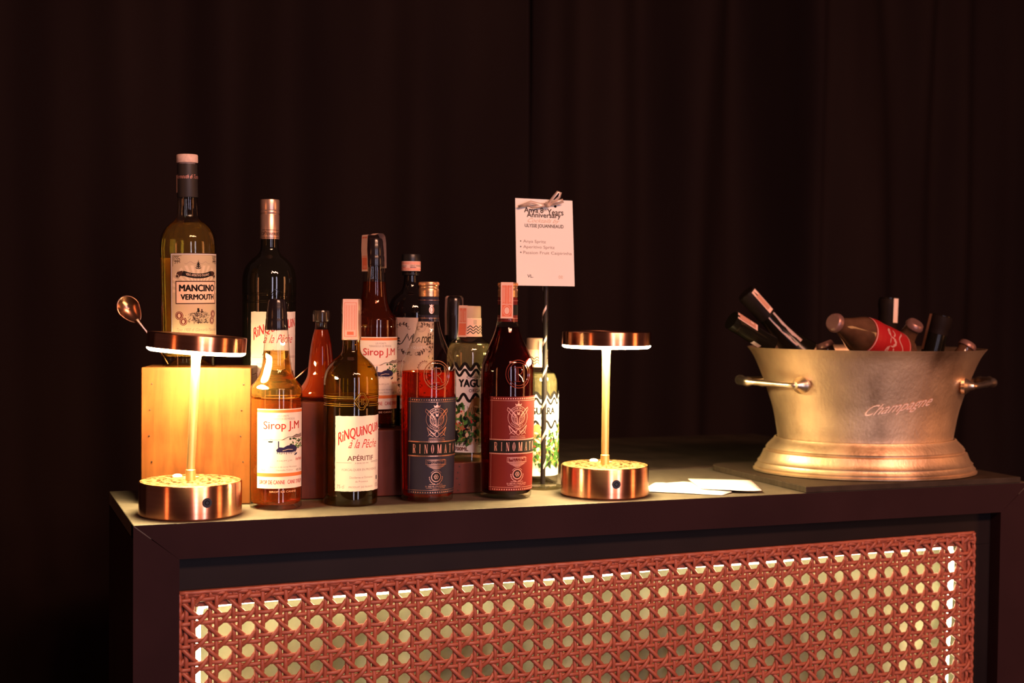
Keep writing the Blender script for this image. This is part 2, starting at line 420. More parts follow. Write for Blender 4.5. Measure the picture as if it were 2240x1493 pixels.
# woven cane
R_ = 0.00280
b = MB()
def W3(i, j, dy):
    """grid coordinates (columns right, rows down) to world"""
    x = GX + i * P_; return (x, YC + dy, GZ - j * Q_ + (x - GX) * TL)
i0, i1 = (XL - GX) / P_ + 0.05, (XR - GX) / P_ - 0.05
j0, j1 = -1.70, 20.4
def strand(path, wob=0):
    b.tube([W3(*p) for p in path], R_, 7, 0, True, up=(0, 1, 0), flat=0.65)
rnd = random.Random(5)
dd = 0.128
A1, A2 = 0.0012, 0.0032
ci = math.floor(i0)
for col in range(ci - 1, 41):
    for sgn in (-1, 1):
        x = col + 0.5 + sgn * dd
        if x < i0 or x > i1: continue
        pts = []; n = int((j1 - j0) * 6); ph = rnd.uniform(-.015, .015)
        for k in range(n + 1):
            j = j0 + (j1 - j0) * k / n
            pts.append((x + ph + 0.012 * math.sin(j * 2.1 + col), j, sgn * A1 * math.sin(2 * PI * j)))
        strand(pts)
for row in range(-3, 21):
    for sgn in (-1, 1):
        y = row + 0.5 + sgn * dd
        if y < j0 or y > j1: continue
        pts = []; n = int((i1 - i0) * 6); ph = rnd.uniform(-.015, .015)
        for k in range(n + 1):
            i = i0 + (i1 - i0) * k / n
            pts.append((i, y + ph + 0.012 * math.sin(i * 1.7 + row), -sgn * A1 * math.sin(2 * PI * i)))
        strand(pts)
for fam in (1, -1):
    for k in range(-30, 70):
        c = k + 0.5
        pts = []; i = i0
        n = int((i1 - i0) * 6)
        for q in range(n + 1):
            i = i0 + (i1 - i0) * q / n
            j = fam * (i - c) if fam == 1 else (c - i)
            if j < j0 or j > j1: continue
            # fam 1 (falling to the right) passes in front of the uprights, fam -1 in front of the horizontals
            pts.append((i, j, -fam * A2 * math.cos(2 * PI * j)))
        if len(pts) > 3: strand(pts)
# border cord round the cane
for pth in ([(i0, j0, -0.001), (i1, j0 , -0.001)], [(i0, j0, -0.001), (i0, j1, -0.001)], [(i1, j0, -0.001), (i1, j1, -0.001)], [(i0 + .28, j0, 0.001), (i0 + .28, j1, 0.001)], [(i1 - .28, j0, 0.001), (i1 - .28, j1, 0.001)], [(i0, j0 + .16, 0.001), (i1, j0 + .16, 0.001)]):
    n = 160; (a0, b0, d0), (a1, b1, d1) = pth
    strand([(a0 + (a1 - a0) * k / n, b0 + (b1 - b0) * k / n, d0 + 0.0012 * math.sin(k * 1.9)) for k in range(n + 1)])
cn = b.build('cane_panel', cane_m, bar, auto=180); cn['label'] = 'woven terracotta cane webbing with octagonal holes'
# led strip along the inside of the opening
led_m = mat('led_glow', (1, 0.8, 0.5), 0.5, emit=(1.0, 0.84, 0.48), es=36.0)
b = MB()
xl, xr, zl, zr = 0.0805, 1.2090, zo - 0.0018, zoR - 0.0018
pts = [(xl - 0.001, 0.036, ZBOT + .05)] + [(xl, 0.036, zl - 0.02)] + [(xl + 0.004, 0.036, zl - 0.003), (xl + 0.012, 0.036, zl)]
pts += [(xl + 0.012 + (xr - xl - .024) * k / 30, 0.036, zl + (zr - zl) * k / 30 + 0.0012 * math.sin(k * .8)) for k in range(1, 31)]
pts += [(xr - 0.003, 0.036, zr - 0.004), (xr, 0.036, zr - 0.02), (xr - 0.003, 0.036, zr - 0.1), (xr - 0.012, 0.036, zr - 0.30), (xr - 0.012, 0.036, ZBOT + .05)]
b.tube(pts, 0.0038, 8, 0, True); b.build('light_strip', led_m, bar)
# crumpled golden lining inside the counter
lin_m = mat('lining_foil', (0.42, 0.36, 0.19), 0.55, 0.0, spec=0.5)
noise_color(lin_m, [(0.3, (0.20, 0.195, 0.12)), (0.7, (0.36, 0.35, 0.23))], 14, 6)
b = MB(); rnd = random.Random(8); nx, nz = 130, 60; vs = []
def crump(x, z):
    return 0.006 * math.sin(x * 23 + 3 * math.sin(z * 17)) + 0.004 * math.sin(z * 41 + 4 * math.sin(x * 13)) + 0.003 * abs(math.sin(x * 57 + z * 33)) + rnd.uniform(-.0015, .0015)
for j in range(nz + 1):
    for i in range(nx + 1):
        x = 0.03 + (W - 0.06) * i / nx; z = 0.3 + (CT - 0.03 - 0.3) * j / nz
        vs.append((x, 0.095 + crump(x, z), z))
b.add(vs, [(j * (nx + 1) + i, j * (nx + 1) + i + 1, (j + 1) * (nx + 1) + i + 1, (j + 1) * (nx + 1) + i) for j in range(nz) for i in range(nx)])
b.build('inner_lining', lin_m, bar)

# second surface behind the bar top
b = MB(); b.box((0.10, DEP + 0.003, CT - 0.03), (1.30, 0.76, CT + 0.002), 0, 0.003)
bk = thing('back_table', 'dark work table standing against the rear of the bar counter', 'table', (0, 0, 0))
tab_m = mat('table_dark_laminate', (0.02, 0.016, 0.013), 0.6, spec=0.2); noise_color(tab_m, [(0.3, (0.016, 0.011, 0.008)), (0.7, (0.030, 0.021, 0.015))], 20, 5)
b.build('table_top', tab_m, bk)
b = MB()
for x, y in ((0.14, 0.36), (1.26, 0.36), (0.14, 0.71), (1.26, 0.71)):
    bb = MB(); bb.box((x - .02, y - .02, 0.0), (x + .02, y + .02, CT - 0.03), 0, 0.002); bb.build('leg', frame_m, bk)

# serving board under the bucket
board_m = mat('serving_board', (0.05, 0.042, 0.032), 0.6, spec=0.15)
noise_color(board_m, [(0.3, (0.026, 0.018, 0.013)), (0.7, (0.045, 0.032, 0.023))], 30, 5, (1, 6, 1), 0.2, 300, 0.0003)
bm = bmesh.new()
bx0, bx1, by0, by1, rr = 0.9235, 1.304, -0.0015, 0.290, 0.035
pts = [(bx0, by0), (bx1, by0)] + [(bx1 - rr + rr * math.cos(a), by1 - rr + rr * math.sin(a)) for a in (0, .4, .8, 1.2, 1.57)] + [(bx0 + rr - rr * math.sin(a), by1 - rr + rr * math.cos(a)) for a in (0, .4, .8, 1.2, 1.57)]
n = len(pts); b = MB()
b.add([(x, y, CT + 0.0002) for x, y in pts] + [(x, y, CT + 0.0088) for x, y in pts], [tuple(range(n)), tuple(range(2 * n - 1, n - 1, -1))] + [(k, (k + 1) % n, n + (k + 1) % n, n + k) for k in range(n)], 0, False)
o = b.build('serving_board', board_m); md = o.modifiers.new('edge', 'BEVEL'); md.width = 0.001; md.segments = 2
tag(o, 'thin dark board lying under the champagne bucket', 'board')
bm.free()

# ------------------------------------------------------------------ wooden crates
def wood(name, c0, c1, rough=0.5):
    m = mat(name, c1, rough, spec=0.22)
    v = coords(m, (1, 1, 0.12)); n = N(m, 'ShaderNodeTexNoise'); n.inputs['Scale'].default_value = 90; n.inputs['Detail'].default_value = 6; n.inputs['Distortion'].default_value = 0.8
    L(m, v, n.inputs['Vector'])
    v2 = coords(m, (1, 1, 1)); n2 = N(m, 'ShaderNodeTexNoise'); n2.inputs['Scale'].default_value = 18; n2.inputs['Detail'].default_value = 4; L(m, v2, n2.inputs['Vector'])
    mx = N(m, 'ShaderNodeMath', operation='ADD'); L(m, n.outputs[0], mx.inputs[0]); L(m, n2.outputs[0], mx.inputs[1])
    md = N(m, 'ShaderNodeMath', operation='MULTIPLY'); md.inputs[1].default_value = 0.5; L(m, mx.outputs[0], md.inputs[0])
    L(m, ramp(m, md.outputs[0], [(0.36, c0), (0.62, c1)]), BS(m).inputs['Base Color'])
    bp = N(m, 'ShaderNodeBump'); bp.inputs['Strength'].default_value = 0.15; bp.inputs['Distance'].default_value = 0.0005; L(m, n.outputs[0], bp.inputs['Height']); L(m, bp.outputs[0], BS(m).inputs['Normal'])
    return m
wood_a = wood('oak_crate', (0.080, 0.022, 0.0042), (0.145, 0.047, 0.010))
wood_b = wood('red_crate', (0.070, 0.016, 0.010), (0.115, 0.028, 0.017))
def crate(fl, fr, depth, h, m, label, group=None, nails=True, t=0.010):
    """an open-backed wooden box; fl, fr = front bottom corners on the bar top"""
    fl = Vector((*fl, 0)); fr = Vector((*fr, 0)); d = fr - fl; wd = d.length; a = math.atan2(d.y, d.x)
    root = thing('wooden_crate', label, 'crate', (fl.x, fl.y, CT + 0.0006), a, group)
    def pn(name, lo, hi):
        b = MB(); b.box(lo, hi, 0, 0.0016); return b.build(name, m, root)
    pn('front_board', (0, 0, 0), (wd, t, h)); pn('back_board', (0, depth - t, 0), (wd, depth, h - t * 1.02))
    pn('side_board', (0, t * 1.02, 0), (t, depth - t * 1.02, h - t * 1.02)); pn('side_board', (wd - t, t * 1.02, 0), (wd, depth - t * 1.02, h - t * 1.02))
    pn('top_board', (0, t * 1.02, h - t), (wd, depth, h))
    if nails:
        b = MB()
        for sx in (0.012, wd - 0.012):
            for k in range(5):
                b.lathe([(0, 0), (0.0011, 0), (0.0011, 0.0008), (0, 0.001)], 8)
                n = len(b.v) - 18
                for q in range(n, len(b.v)):
                    x, y, z = b.v[q]; b.v[q] = (x + sx + 0.002 * math.sin(k * 2), -z, y + h * (0.12 + 0.19 * k))
        b.build('nail', mat('nail_iron', (0.06, 0.03, 0.02), 0.5, 0.7), root)['kind'] = 'stuff'
    return root
crate((0.0270, 0.1640), (0.1612, 0.1225), 0.075, 0.1766, wood_a, 'tall honey coloured wooden crate behind the lamp with the tilted head')
crate((0.1920, 0.1475), (0.3170, 0.1340), 0.115, 0.1296, wood_b, 'reddish brown wooden crate under the orange syrup bottle', 'stepped reddish crates')
crate((0.3225, 0.1390), (0.4320, 0.1370), 0.115, 0.0903, wood_b, 'low reddish wooden crate under the bottle with the floral label', 'stepped reddish crates')
crate((0.4375, 0.1325), (0.5580, 0.1325), 0.085, 0.0430, wood_b, 'lowest reddish wooden block between the two blue and red label bottles', 'stepped reddish crates')

# ------------------------------------------------------------------ table lamps
copper = mat('brushed_copper', (0.86, 0.42, 0.24), 0.27, 1.0, aniso=0.92)
noise_color(copper, [(0.35, (0.72, 0.32, 0.19)), (0.65, (0.84, 0.41, 0.26))], 3, 2, (1, 1, 60))
nr = N(copper, 'ShaderNodeTexNoise'); nr.inputs['Scale'].default_value = 160; nr.inputs['Detail'].default_value = 2
L(copper, coords(copper), nr.inputs['Vector'])
brass = mat('stem_brass', (0.88, 0.60, 0.26), 0.48, 1.0)
worn = mat('worn_brass', (0.80, 0.55, 0.25), 0.4, 1.0)
noise_color(worn, [(0.44, (0.12, 0.06, 0.02)), (0.54, (0.70, 0.46, 0.21))], 190, 6, (1, 1, 1), 0.4, 220, 0.0004)
lampglow = mat('lamp_diffuser', (1, 0.9, 0.7), 0.5, emit=WARM, es=195.0)
blk = mat('black_plastic', (0.012, 0.010, 0.010), 0.35)
milky = mat('touch_dome', (0.9, 0.9, 0.95), 0.2, spec=0.8)
def lamp(x, y, r, label, head_tilt=0.0, head_dx=0.0, hz=0.2105, port=15, hs=1.0):
    th = face_cam(x, y)
    root = thing('table_lamp', label, 'lamp', (x, y, CT + 0.0004), th, 'rechargeable copper table lamps')
    h = 0.0415
    b = MB(); b.lathe([(0, 0), (r - .002, 0), (r - .001, .0008), (r, .002), (r, h - .0012), (r - .0006, h - .0002), (r - .0016, h)], 96); base = b.build('base', copper, root)
    b = MB(); b.lathe([(r - .0016, h), (r * .62, h - .0004), (r * .61, h - .0012), (r * .58, h - .0012), (r * .57, h - .0002), (r * .40, h - .0002), (r * .39, h - .001), (r * .37, h - .001), (r * .36, h), (0, h)], 72)
    b.build('base_top', worn, root)['label'] = 'worn brass top of the lamp base'
    b = MB(); b.lathe([(0.0062, h), (0.0062, h + .013), (0.0056, h + .0135), (0.0054, h + .014)], 32); b.build('collar', brass, root)
    # stem
    top = Vector((0, head_dx, hz - 0.006)); bot = Vector((0, 0, h + .0135)); pts = []; rad = []
    for k in range(13):
        t = k / 12; pts.append(bot.lerp(top, t)); rad.append(0.0051 + 0.0009 * t ** 3 + (0.0008 if k == 12 else 0))
    b = MB(); b.tube(pts, rad, 28, 0, True, up=(1, 0, 0)); b.build('stem', brass, root)
    # head
    hd = MB(); R2 = r * 1.012 * hs
    hd.lathe([(0, 0.0185), (R2 - .0015, 0.0185), (R2 - .0004, 0.0181), (R2, 0.0170), (R2, 0.0), (R2 - .0016, -0.0002), (R2 - .0018, 0.004), (0, 0.004)], 96)
    ho = hd.build('lamp_head', copper, root); ho.location = (0, head_dx, hz - 0.003); ho.rotation_euler = (head_tilt, 0, 0)
    d = MB(); R3 = R2 - .0017
    d.lathe([(R3, 0.003), (R3 + .0012, -0.0004), (R3 + .0010, -0.0022), (R3 - .002, -0.0042), (R3 * .7, -0.0050), (0, -0.0054)], 72)
    do = d.build('diffuser', lampglow, ho); do['label'] = 'glowing white diffuser'
    # charging port
    a = math.radians(port); b = MB(); b.lathe([(0, 0.0012), (0.0021, 0.0012), (0.0022, 0.0004), (0.0030, 0.0012), (0.0056, 0.0012), (0.0060, 0.0), (0.0060, -0.002)], 28)
    po = b.build('charging_port', blk, root); po.location = (r * math.cos(a) - .0002, r * math.sin(a), h * 0.52)
    po.rotation_euler = (0, PI / 2, a)
    b = MB(); b.lathe([(0.0062, 0), (0.0060, .0016), (0.004, .003), (0, .0036)], 24); tb = b.build('touch_button', milky, root); tb.location = (-r * .62, -r * .26, h - .0002)
    return root
lamp(0.0760, 0.0664, 0.0626, 'copper table lamp with a tilted disc head in front of the honey coloured crate', math.radians(-3.8), 0.0065, 0.2062, 18, 0.955)
lamp(0.6438, 0.0717, 0.0610, 'copper table lamp with a level disc head beside the white paper napkins', 0.0, 0.0, 0.2105, 15)

# ------------------------------------------------------------------ bottles
class Bottle:
    """profile is given in photo pixels (half-width, y) and scaled by the real radius"""
    def __init__(s, name, label, x, y, z0, hw, r, ybase, prof, group=None, cat='bottle', tilt=0.0, sm=4):
        s.s = r / hw; s.yb = ybase
        s.x, s.y = x, y
        s.root = thing(name, label, cat, (x, y, CT + z0 + 0.0006), face_cam(x, y), group)
        if tilt: s.root.rotation_euler = (Matrix.Rotation(tilt, 3, Vector((math.cos(face_cam(x, y)), math.sin(face_cam(x, y)), 0))) @ Matrix.Rotation(face_cam(x, y), 3, 'Z')).to_euler()
        s.prof = smooth_prof([(a * s.s, s.z(b)) for a, b in prof], sm)
        s.zs = [p[1] for p in s.prof]; s.rs = [p[0] for p in s.prof]
    def z(s, y): return (s.yb - y) * s.s
    def R(s, z): return float(np.interp(z, s.zs, s.rs))
    def glass(s, m, bottom=0.004, name='glass_body'):
        b = MB(); r0 = s.rs[0]
        pr = [(0, bottom * 1.6), (r0 * .6, bottom), (r0 * .93, 0.0004), (r0 * .97, 0.0)] + s.prof[0:]
        b.lathe(pr, 72); return b.build(name, m, s.root, auto=60)
    def fill(s, m, ytop, k=0.945, ybot=None, name='liquid'):
        zt = s.z(ytop); zb = 0.006 if ybot is None else s.z(ybot)
        zz = sorted(set([zb, zb + .002] + [z for z in s.zs if zb + .003 < z < zt - .001] + [zt]))
        pr = [(0, zb), (s.R(zb) * k * .93, zb)] + [(max(s.R(z) * k, .001), z) for z in zz[1:]] + [(0, zt)]
        b = MB(); b.lathe(pr, 64); return b.build(name, m, s.root, auto=40)
    def turned(s, name, pts, m, sm=0, seg=56, parent=None, label=None):
        pr = [(a * s.s, s.z(c)) for a, c in pts]
        if sm: pr = smooth_prof(pr, sm)
        b = MB(); b.lathe(pr, seg); o = b.build(name, m, parent or s.root)
        if label: o['label'] = label
        return o
    def wrap(s, art, name, phi, off=0.0006, R=None, cut=2.0, parent=None, cuty=None):
        ph = math.radians(phi)
        def fn(u, y, e):
            z = s.z(y); r = (R * s.s if R else s.R(z)) + off + e; a = ph + u * s.s / r
            return (r * math.cos(a), r * math.sin(a), z)
        return art.build(name, fn, parent or s.root, cut, cuty=cuty)
    def ribbon(s, name, phi, path, wd, art=None, m=None, off=0.0):
        """paper strip folded over the cap; path = (r px, y px) from the front end over the top"""
        ph = math.radians(phi); er = Vector((math.cos(ph), math.sin(ph), 0)); et = Vector((-math.sin(ph), math.cos(ph), 0))
        P3 = [(er * (a * s.s) + Vector((0, 0, s.z(c)))) for a, c in path]
        Ls = [0]
        for p, q in zip(P3, P3[1:]): Ls.append(Ls[-1] + (q - p).length / s.s)
        tot = Ls[-1]
        def fn(u, l, e):
            l = min(max(l, 0), tot - 1e-6); i = max(k for k in range(len(Ls) - 1) if Ls[k] <= l)
            t = (l - Ls[i]) / max(Ls[i + 1] - Ls[i], 1e-9)
            p = P3[i].lerp(P3[i + 1], t); d = (P3[i + 1] - P3[i]).normalized(); nrm = d.cross(et)
            if nrm.dot(er) < 0 and i == 0: nrm = -nrm
            if i and nrm.dot(Vector((0, 0, 1)) + er * .2) < 0 and a_sign(i): nrm = -nrm
            return p + et * (u * s.s) + nrm * (e + off)
        def a_sign(i): return True
        A = Art(); A.mats = []
        st = STRIP
        n = 60
        for k in range(n):
            A.rect(-wd / 2, tot * k / n, wd / 2, tot * (k + 1) / n, st)
        A.up()
        if art: art(A, wd)
        return A.build(name, fn, s.root, None, 0.00008)
def taxprint(A, wd, length=80, oval=True):
    h = wd / 2 - wd * .10
    # printed block with fine pattern
    y0 = 5 if oval else 3
    if oval:
        A.rect(-h, 4, h, 30, STRED); A.up(); A.disc(0, 17, wd * .20, STRIP, wd * .28); A.ring(0, 17, wd * .31, .8, STRIP, wd * .40); A.up(); A.lay -= 2
        A.rect(-h, 31.5, h, length - 4, STRED); A.up()
        for k in range(int((length - 40) / 3)):
            for q in (-.28, .28): A.ring(q * wd * .9, 35 + 3 * k, wd * .10, .5, STRIP)
        A.rect(-.5, 32, .5, length - 4, STRIP)
    else:
        A.frame(-h, 6, h, length - 6, 1.0, STRED); A.rect(-h * .55, 10, h * .55, 17, STRED)
        for k in range(int((length - 30) / 3.2)):
            for q in (-.5, -.17, .17, .5): A.ring(q * h * 1.3, 22 + 3.2 * k, 1.5, .55, STRED)

clear = thin_glass('clear_glass', (0.98, 0.98, 0.95), (0.62, 0.60, 0.50))
green_glass = thin_glass('clear_olive_glass', (0.97, 0.97, 0.90), (0.60, 0.55, 0.32))
shiny_black = mat('black_capsule', (0.012, 0.008, 0.009), 0.18, spec=0.6)
matt_black = mat('matt_black_capsule', (0.022, 0.018, 0.016), 0.5)
cork_m = mat('pale_stopper', (0.72, 0.52, 0.42), 0.6); noise_color(cork_m, [(0.3, (0.62, 0.44, 0.36)), (0.7, (0.78, 0.58, 0.48))], 200)
gold_cap = mat('gold_screw_cap', (0.86, 0.50, 0.26), 0.28, 0.85)
rose_cap = mat('rose_gold_cap', (0.72, 0.47, 0.34), 0.30, 0.8)

# --- vermouth on the tall crate
B1 = Bottle('liquor_bottle', 'tall clear bottle of pale yellow vermouth standing on the honey coloured crate', 0.0914, 0.1845, 0.1766, 60, 0.0359, 798,
            [(56, 798), (57.5, 796), (57.6, 785), (58.3, 700), (59.8, 600), (60.5, 545), (60, 530), (58, 514), (53.5, 503), (45, 491), (35, 483), (28, 477), (24.5, 469), (22.8, 452), (22, 430), (21.5, 360)], tilt=0.014)
B1.glass(green_glass, 0.008)
B1.fill(liquid('pale_vermouth', (0.95, 0.85, 0.42), 0.13, (0.80, 0.52, 0.14)), 484, ybot=775)
B1.turned('neck_sleeve', [(22.3, 428), (22.6, 427), (21.6, 356), (20, 355.5)], matt_black)
B1.turned('stopper', [(17, 358), (17, 353), (22.5, 352.5), (23.2, 351), (23.2, 337), (22.4, 335), (20, 334.3), (0, 334)], cork_m)
A = Art(); A.text('Vermouth di Torino', -32, 379, 32, 388, FOIL2, 0, .45); B1.wrap(A, 'neck_print', 10, 0.0007)
A = Art()
U0, U1 = -62, 62
A.rect(U0, 551, U1, 748, DB); A.up(); A.rect(U0 + 1.6, 552.6, U1 - 1.6, 746.5, WHITE); A.up(); A.rect(U0 + 3.4, 554.4, U1 - 3.4, 745, DB); A.up(); A.rect(U0 + 4.0, 555, U1 - 4.0, 744.4, TAN); A.up()
for k in range(30):
    a = 2 * PI * (k + .25) / 30; a2 = a + PI / 30; rr_ = 60
    def cl(p): return (max(U0 + 5, min(U1 - 5, p[0])), max(578, min(716, p[1])))
    A.poly([(0, 640), cl((rr_ * 1.1 * math.cos(a), 640 + rr_ * 1.15 * math.sin(a))), cl((rr_ * 1.1 * math.cos(a2), 640 + rr_ * 1.15 * math.sin(a2)))], RAY)
A.up()
A.rect(-50, 611, 50, 661, DB); A.up(); A.rect(-47.8, 613.2, 47.8, 658.8, PEACH); A.up()
A.text('MANCINO', -41, 619.5, 44, 633.5, K, 0.045); A.text('VERMOUTH', -38, 640, 42, 651.5, K, 0.045)
def bann(a, b_): u = -27 + a * 54; return (u, 599.5 - b_ * 5.2 + 5 * (1 - (u / 34) ** 2) - 2.5)
pt = [(u, 589 + 6.5 * (1 - (u / 34) ** 2)) for u in range(-34, 35, 4)]; pb = [(u, y + 10.5) for u, y in reversed(pt)]
A.line([(u, y + 5) for u, y in pt], 10.5, K); 
A.poly([(-34, 589), (-46, 592), (-50, 603), (-44, 606), (-38, 600), (-32, 601)], DB); A.poly([(34, 589), (46, 592), (50, 603), (44, 606), (38, 600), (32, 601)], DB); A.up()
A.text('VERO APERITIVO ITALIANO', 0, 0, 0, 0, PEACH, 0.0, 0, bann)
A.ring(-46, 601, 3.5, 1, TAN); A.ring(46, 601, 3.5, 1, TAN)
for sg in (-1, 1):
    for k in range(4): A.leaf(0, 585 - k * 3.2, 8 - k, 2.2, (-PI / 2) + sg * (1.2 - .2 * k), K)
    A.line([(sg * (3 + 3 * k), 572 + 2.4 * math.sin(k)) for k in range(10)], .5, GREY)
    for k in range(9):
        A.arc(sg * (51 - (k % 3) * 4.5), 561 + (k // 3) * 5, 2.4, k * 40, k * 40 + 250, 1.0, DB)
    A.line([(sg * 56, 557), (sg * 56, 580)], .8, DB); A.line([(sg * 56, 557), (sg * 36, 557)], .8, DB)
A.leaf(0, 587, 22, 3, -PI / 2, K)
rnd = random.Random(3)
for k in range(260):
    u = rnd.gauss(2, 14); top_ = 674 + abs(u - 2) * .32
    if abs(u - 2) > 31: continue
    y = rnd.uniform(top_, 703)
    q = rnd.random()
    if q < .5: A.line([(u, y), (u + rnd.uniform(1, 4.5), y + rnd.uniform(-.8, .8))], .7, K)
    elif q < .8: A.line([(u, y), (u + .2, y + rnd.uniform(1, 3))], .8, K)
    else: A.poly([(u - 2.4, y), (u, y - 2), (u + 2.4, y)], DB)
A.rect(-3, 670, 1.5, 679, K); A.rect(6, 672, 9, 680, DB)
for cx_, cy_, q in ((-42, 686, 9.2), (-33, 699, 8.4), (40, 683, 8.6), (36, 697, 8.4)):
    A.disc(cx_, cy_, q, MAROON); A.up(); A.ring(cx_, cy_, q * .78, .8, KRAFT); A.disc(cx_, cy_, q * .35, KRAFT, q * .5); A.up(); A.lay -= 2
A.text('Tipo 1900 di Giancarlo Mancino', -48, 713, 50, 722, GREY, 0, .5)
A.rect(U0 + 5, 736, U1 - 5, 742, CREAM)
B1.wrap(A, 'label', 20)
A = Art(); A.rect(-9, 380, 9, 418, STRIP); B1.wrap(A, 'tax_strip', -88, 0.0012)
A = Art(); A.rect(-85, 559, 85, 745, mat('print_back_label', (0.85, 0.50, 0.22), 0.7)); B1.wrap(A, 'back_label', 180, 0.0005)

# --- peach aperitif bottles (dark glass)
dark_green = mat('dark_bottle_glass', (0.006, 0.005, 0.003), 0.04, spec=0.7)
olive = thin_glass('olive_bottle_glass', (0.62, 0.40, 0.06), (0.10, 0.05, 0.005), 0.02, 0.03, (0.50, 0.26, 0.03))
olive_dark = liquid('dark_aperitif', (0.03, 0.018, 0.003), 0.15, (0.012, 0.006, 0.002))
def peach(x, y, z0, hw, r, yb, k, ph, label, capm, dy, glassm, filled, lbl='peach'):
    """k scales the photo pixels of the front bottle; dy maps its y"""
    Y = lambda v: yb - (1100 - v) * k
    prof = [(56, 1100), (58.6, 1096), (59, 1085), (59.3, 1000), (59.5, 890), (60, 884), (58.9, 880), (60, 862), (60.2, 845), (59.5, 828), (56, 812), (49, 799), (39, 788), (28, 779), (21.5, 770), (19.6, 758), (19.4, 744), (19, 664)]
    B = Bottle('liquor_bottle', label, x, y, z0, hw, r, yb, [(a * k, Y(c)) for a, c in prof], 'peach aperitif bottles')
    B.glass(glassm)
    if filled: B.fill(olive_dark, Y(filled), k=0.95)
    B.turned('cap', [(a * k, Y(c)) for a, c in [(20.4, 744), (21.3, 743), (21.3, 690), (20.7, 689), (20.7, 687), (21.4, 686), (21.4, 681), (20.8, 680), (21.5, 677), (21.4, 658), (20.6, 655.5), (0, 655)]], capm)
    # embossed rings and diamond
    b = MB()
    def P3(u, yy, e=0.0003):
        z = B.z(yy); rr_ = B.R(z) + e; a = math.radians(ph) + u * B.s / rr_; return (rr_ * math.cos(a), rr_ * math.sin(a), z)
    for yy in (864, 868, 880, 884):
        b.tube([P3(u * k, Y(yy)) for u in np.linspace(17, 2 * PI * 60 - 17, 90)], 0.0005, 6, 0, False)
    for q in (17, 12.5):
        dm = [(q, 874), (4, 874 - q * 1.05), (-4, 874 - q * 1.05), (-q, 874), (-4, 874 + q * 1.05), (4, 874 + q * 1.05), (q, 874)]
        b.tube([P3(u * k, Y(v), .0006) for u, v in dm], 0.0006 if q > 15 else .0004, 6, 0, False)
    for pth in ([(-7, 868), (-7, 881)], [(-7, 874), (-1.5, 874)], [(-1.5, 868), (-1.5, 881)], [(2, 868), (2, 881)], [(2, 868), (6.5, 870), (2, 874), (7, 878), (2, 881)]):
        b.tube([P3(u * k, Y(v), .0006) for u, v in pth], 0.0004, 6, 0, False)
    b.build('embossed_emblem', dark_green if not filled else mat('olive_ridge', (0.25, 0.14, 0.02), 0.05, spec=0.8), B.root)
    A = Art(); rnd = random.Random(2)
    e = []
    for q in range(32): e.append((-59 + 118 * q / 31, 905 + rnd.uniform(-.5, .5)))
    for q in range(40): e.append((59 + rnd.uniform(-.4, .4), 906 + 160 * q / 39))
    for q in range(32): e.append((59 - 118 * q / 31, 1067 + rnd.uniform(-.5, .5)))
    for q in range(40): e.append((-59 + rnd.uniform(-.4, .4), 1066 - 160 * q / 39))
    S = lambda pts: [(u * k, Y(v)) for u, v in pts]
    A.poly(S(e), CREAM); A.up()
    def wp(a, b_):
        t = a; yt = 942 - 24 * t ** .6; ybm = 975 - 34 * t ** .5; u = -52 + 106 * a
        return (u * k, Y(ybm + (yt - ybm) * b_))
    A.text('RiNQUiNQUiN', 0, 0, 0, 0, RED, 0, 0, wp); A.text('RiNQUiNQUiN', 0, 0, 0, 0, RED, 0, 0, lambda a, b_: (wp(a, b_)[0] + 1.0 * k, wp(a, b_)[1]))
    def T(t, u0, y0, u1, y1, m, bo=0, sh=0): A.text(t, u0 * k, Y(y0), u1 * k, Y(y1), m, bo, sh)
    T('\u00e0 la P\u00eache', -29, 955, 44, 974, RED, 0, .55)
    T('AP\u00c9RITIF', -31, 988, 31, 1001, MAROON, .008)
    T('\u00c0 BASE DE VIN', -15, 1004, 17, 1008, GREY); A.rect(-56 * k, Y(1005), -22 * k, Y(1005.8), GREY); A.rect(24 * k, Y(1003), 56 * k, Y(1003.8), GREY); A.rect(24 * k, Y(1005.4), 56 * k, Y(1006.2), GREY)
    T('FORCALQUIER EN PROVENCE', -43, 1018, 43, 1024, GREY)
    T('Distilleries et Domaines', -26, 1035, 30, 1039.5, GREY); T('de Provence', -14, 1044, 16, 1048, GREY)
    T('75 cl', -54, 1053, -38, 1060.5, GREY); T('PRODUIT DE FRANCE', -28, 1056, 30, 1060, GREY); T('15%', 40, 1052, 54, 1060.5, GREY)
    A.rect(44 * k, Y(1036), 49 * k, Y(1045), K)
    B.wrap(A, 'label', ph)
    return B, Y
BF, YF = peach(0.2868, 0.0949, 0.0, 60, 0.0360, 1100, 1.0, 23, 'olive glass peach aperitif bottle with a tax strip over its cap at the bar edge', rose_cap, 0, olive, 884)
def tp(A, wd): taxprint(A, wd, 86, False)
BF.ribbon('tax_strip', -6, [(22.6, 742), (22.4, 654.6), (-22.4, 654.4), (-22.6, 720)], 33, tp)
BB, YB = peach(0.2044, 0.2219, 0.1296, 58, 0.0363, 871, 0.977, 15, 'black peach aperitif bottle without a tax strip behind the syrup bottle', rose_cap, 0, dark_green, None)
A = Art(); A.rect(-21, 503, 21, 503.8, DB); A.rect(-21, 519, 21, 519.8, DB); A.text('Provence', -17, 506, 17, 515, DB, 0, .4)
for sg in (-1, 1): A.ring(sg * 20, 511, 3, .8, DB)
BB.wrap(A, 'cap_print', 8, 0.0004, R=20.9)

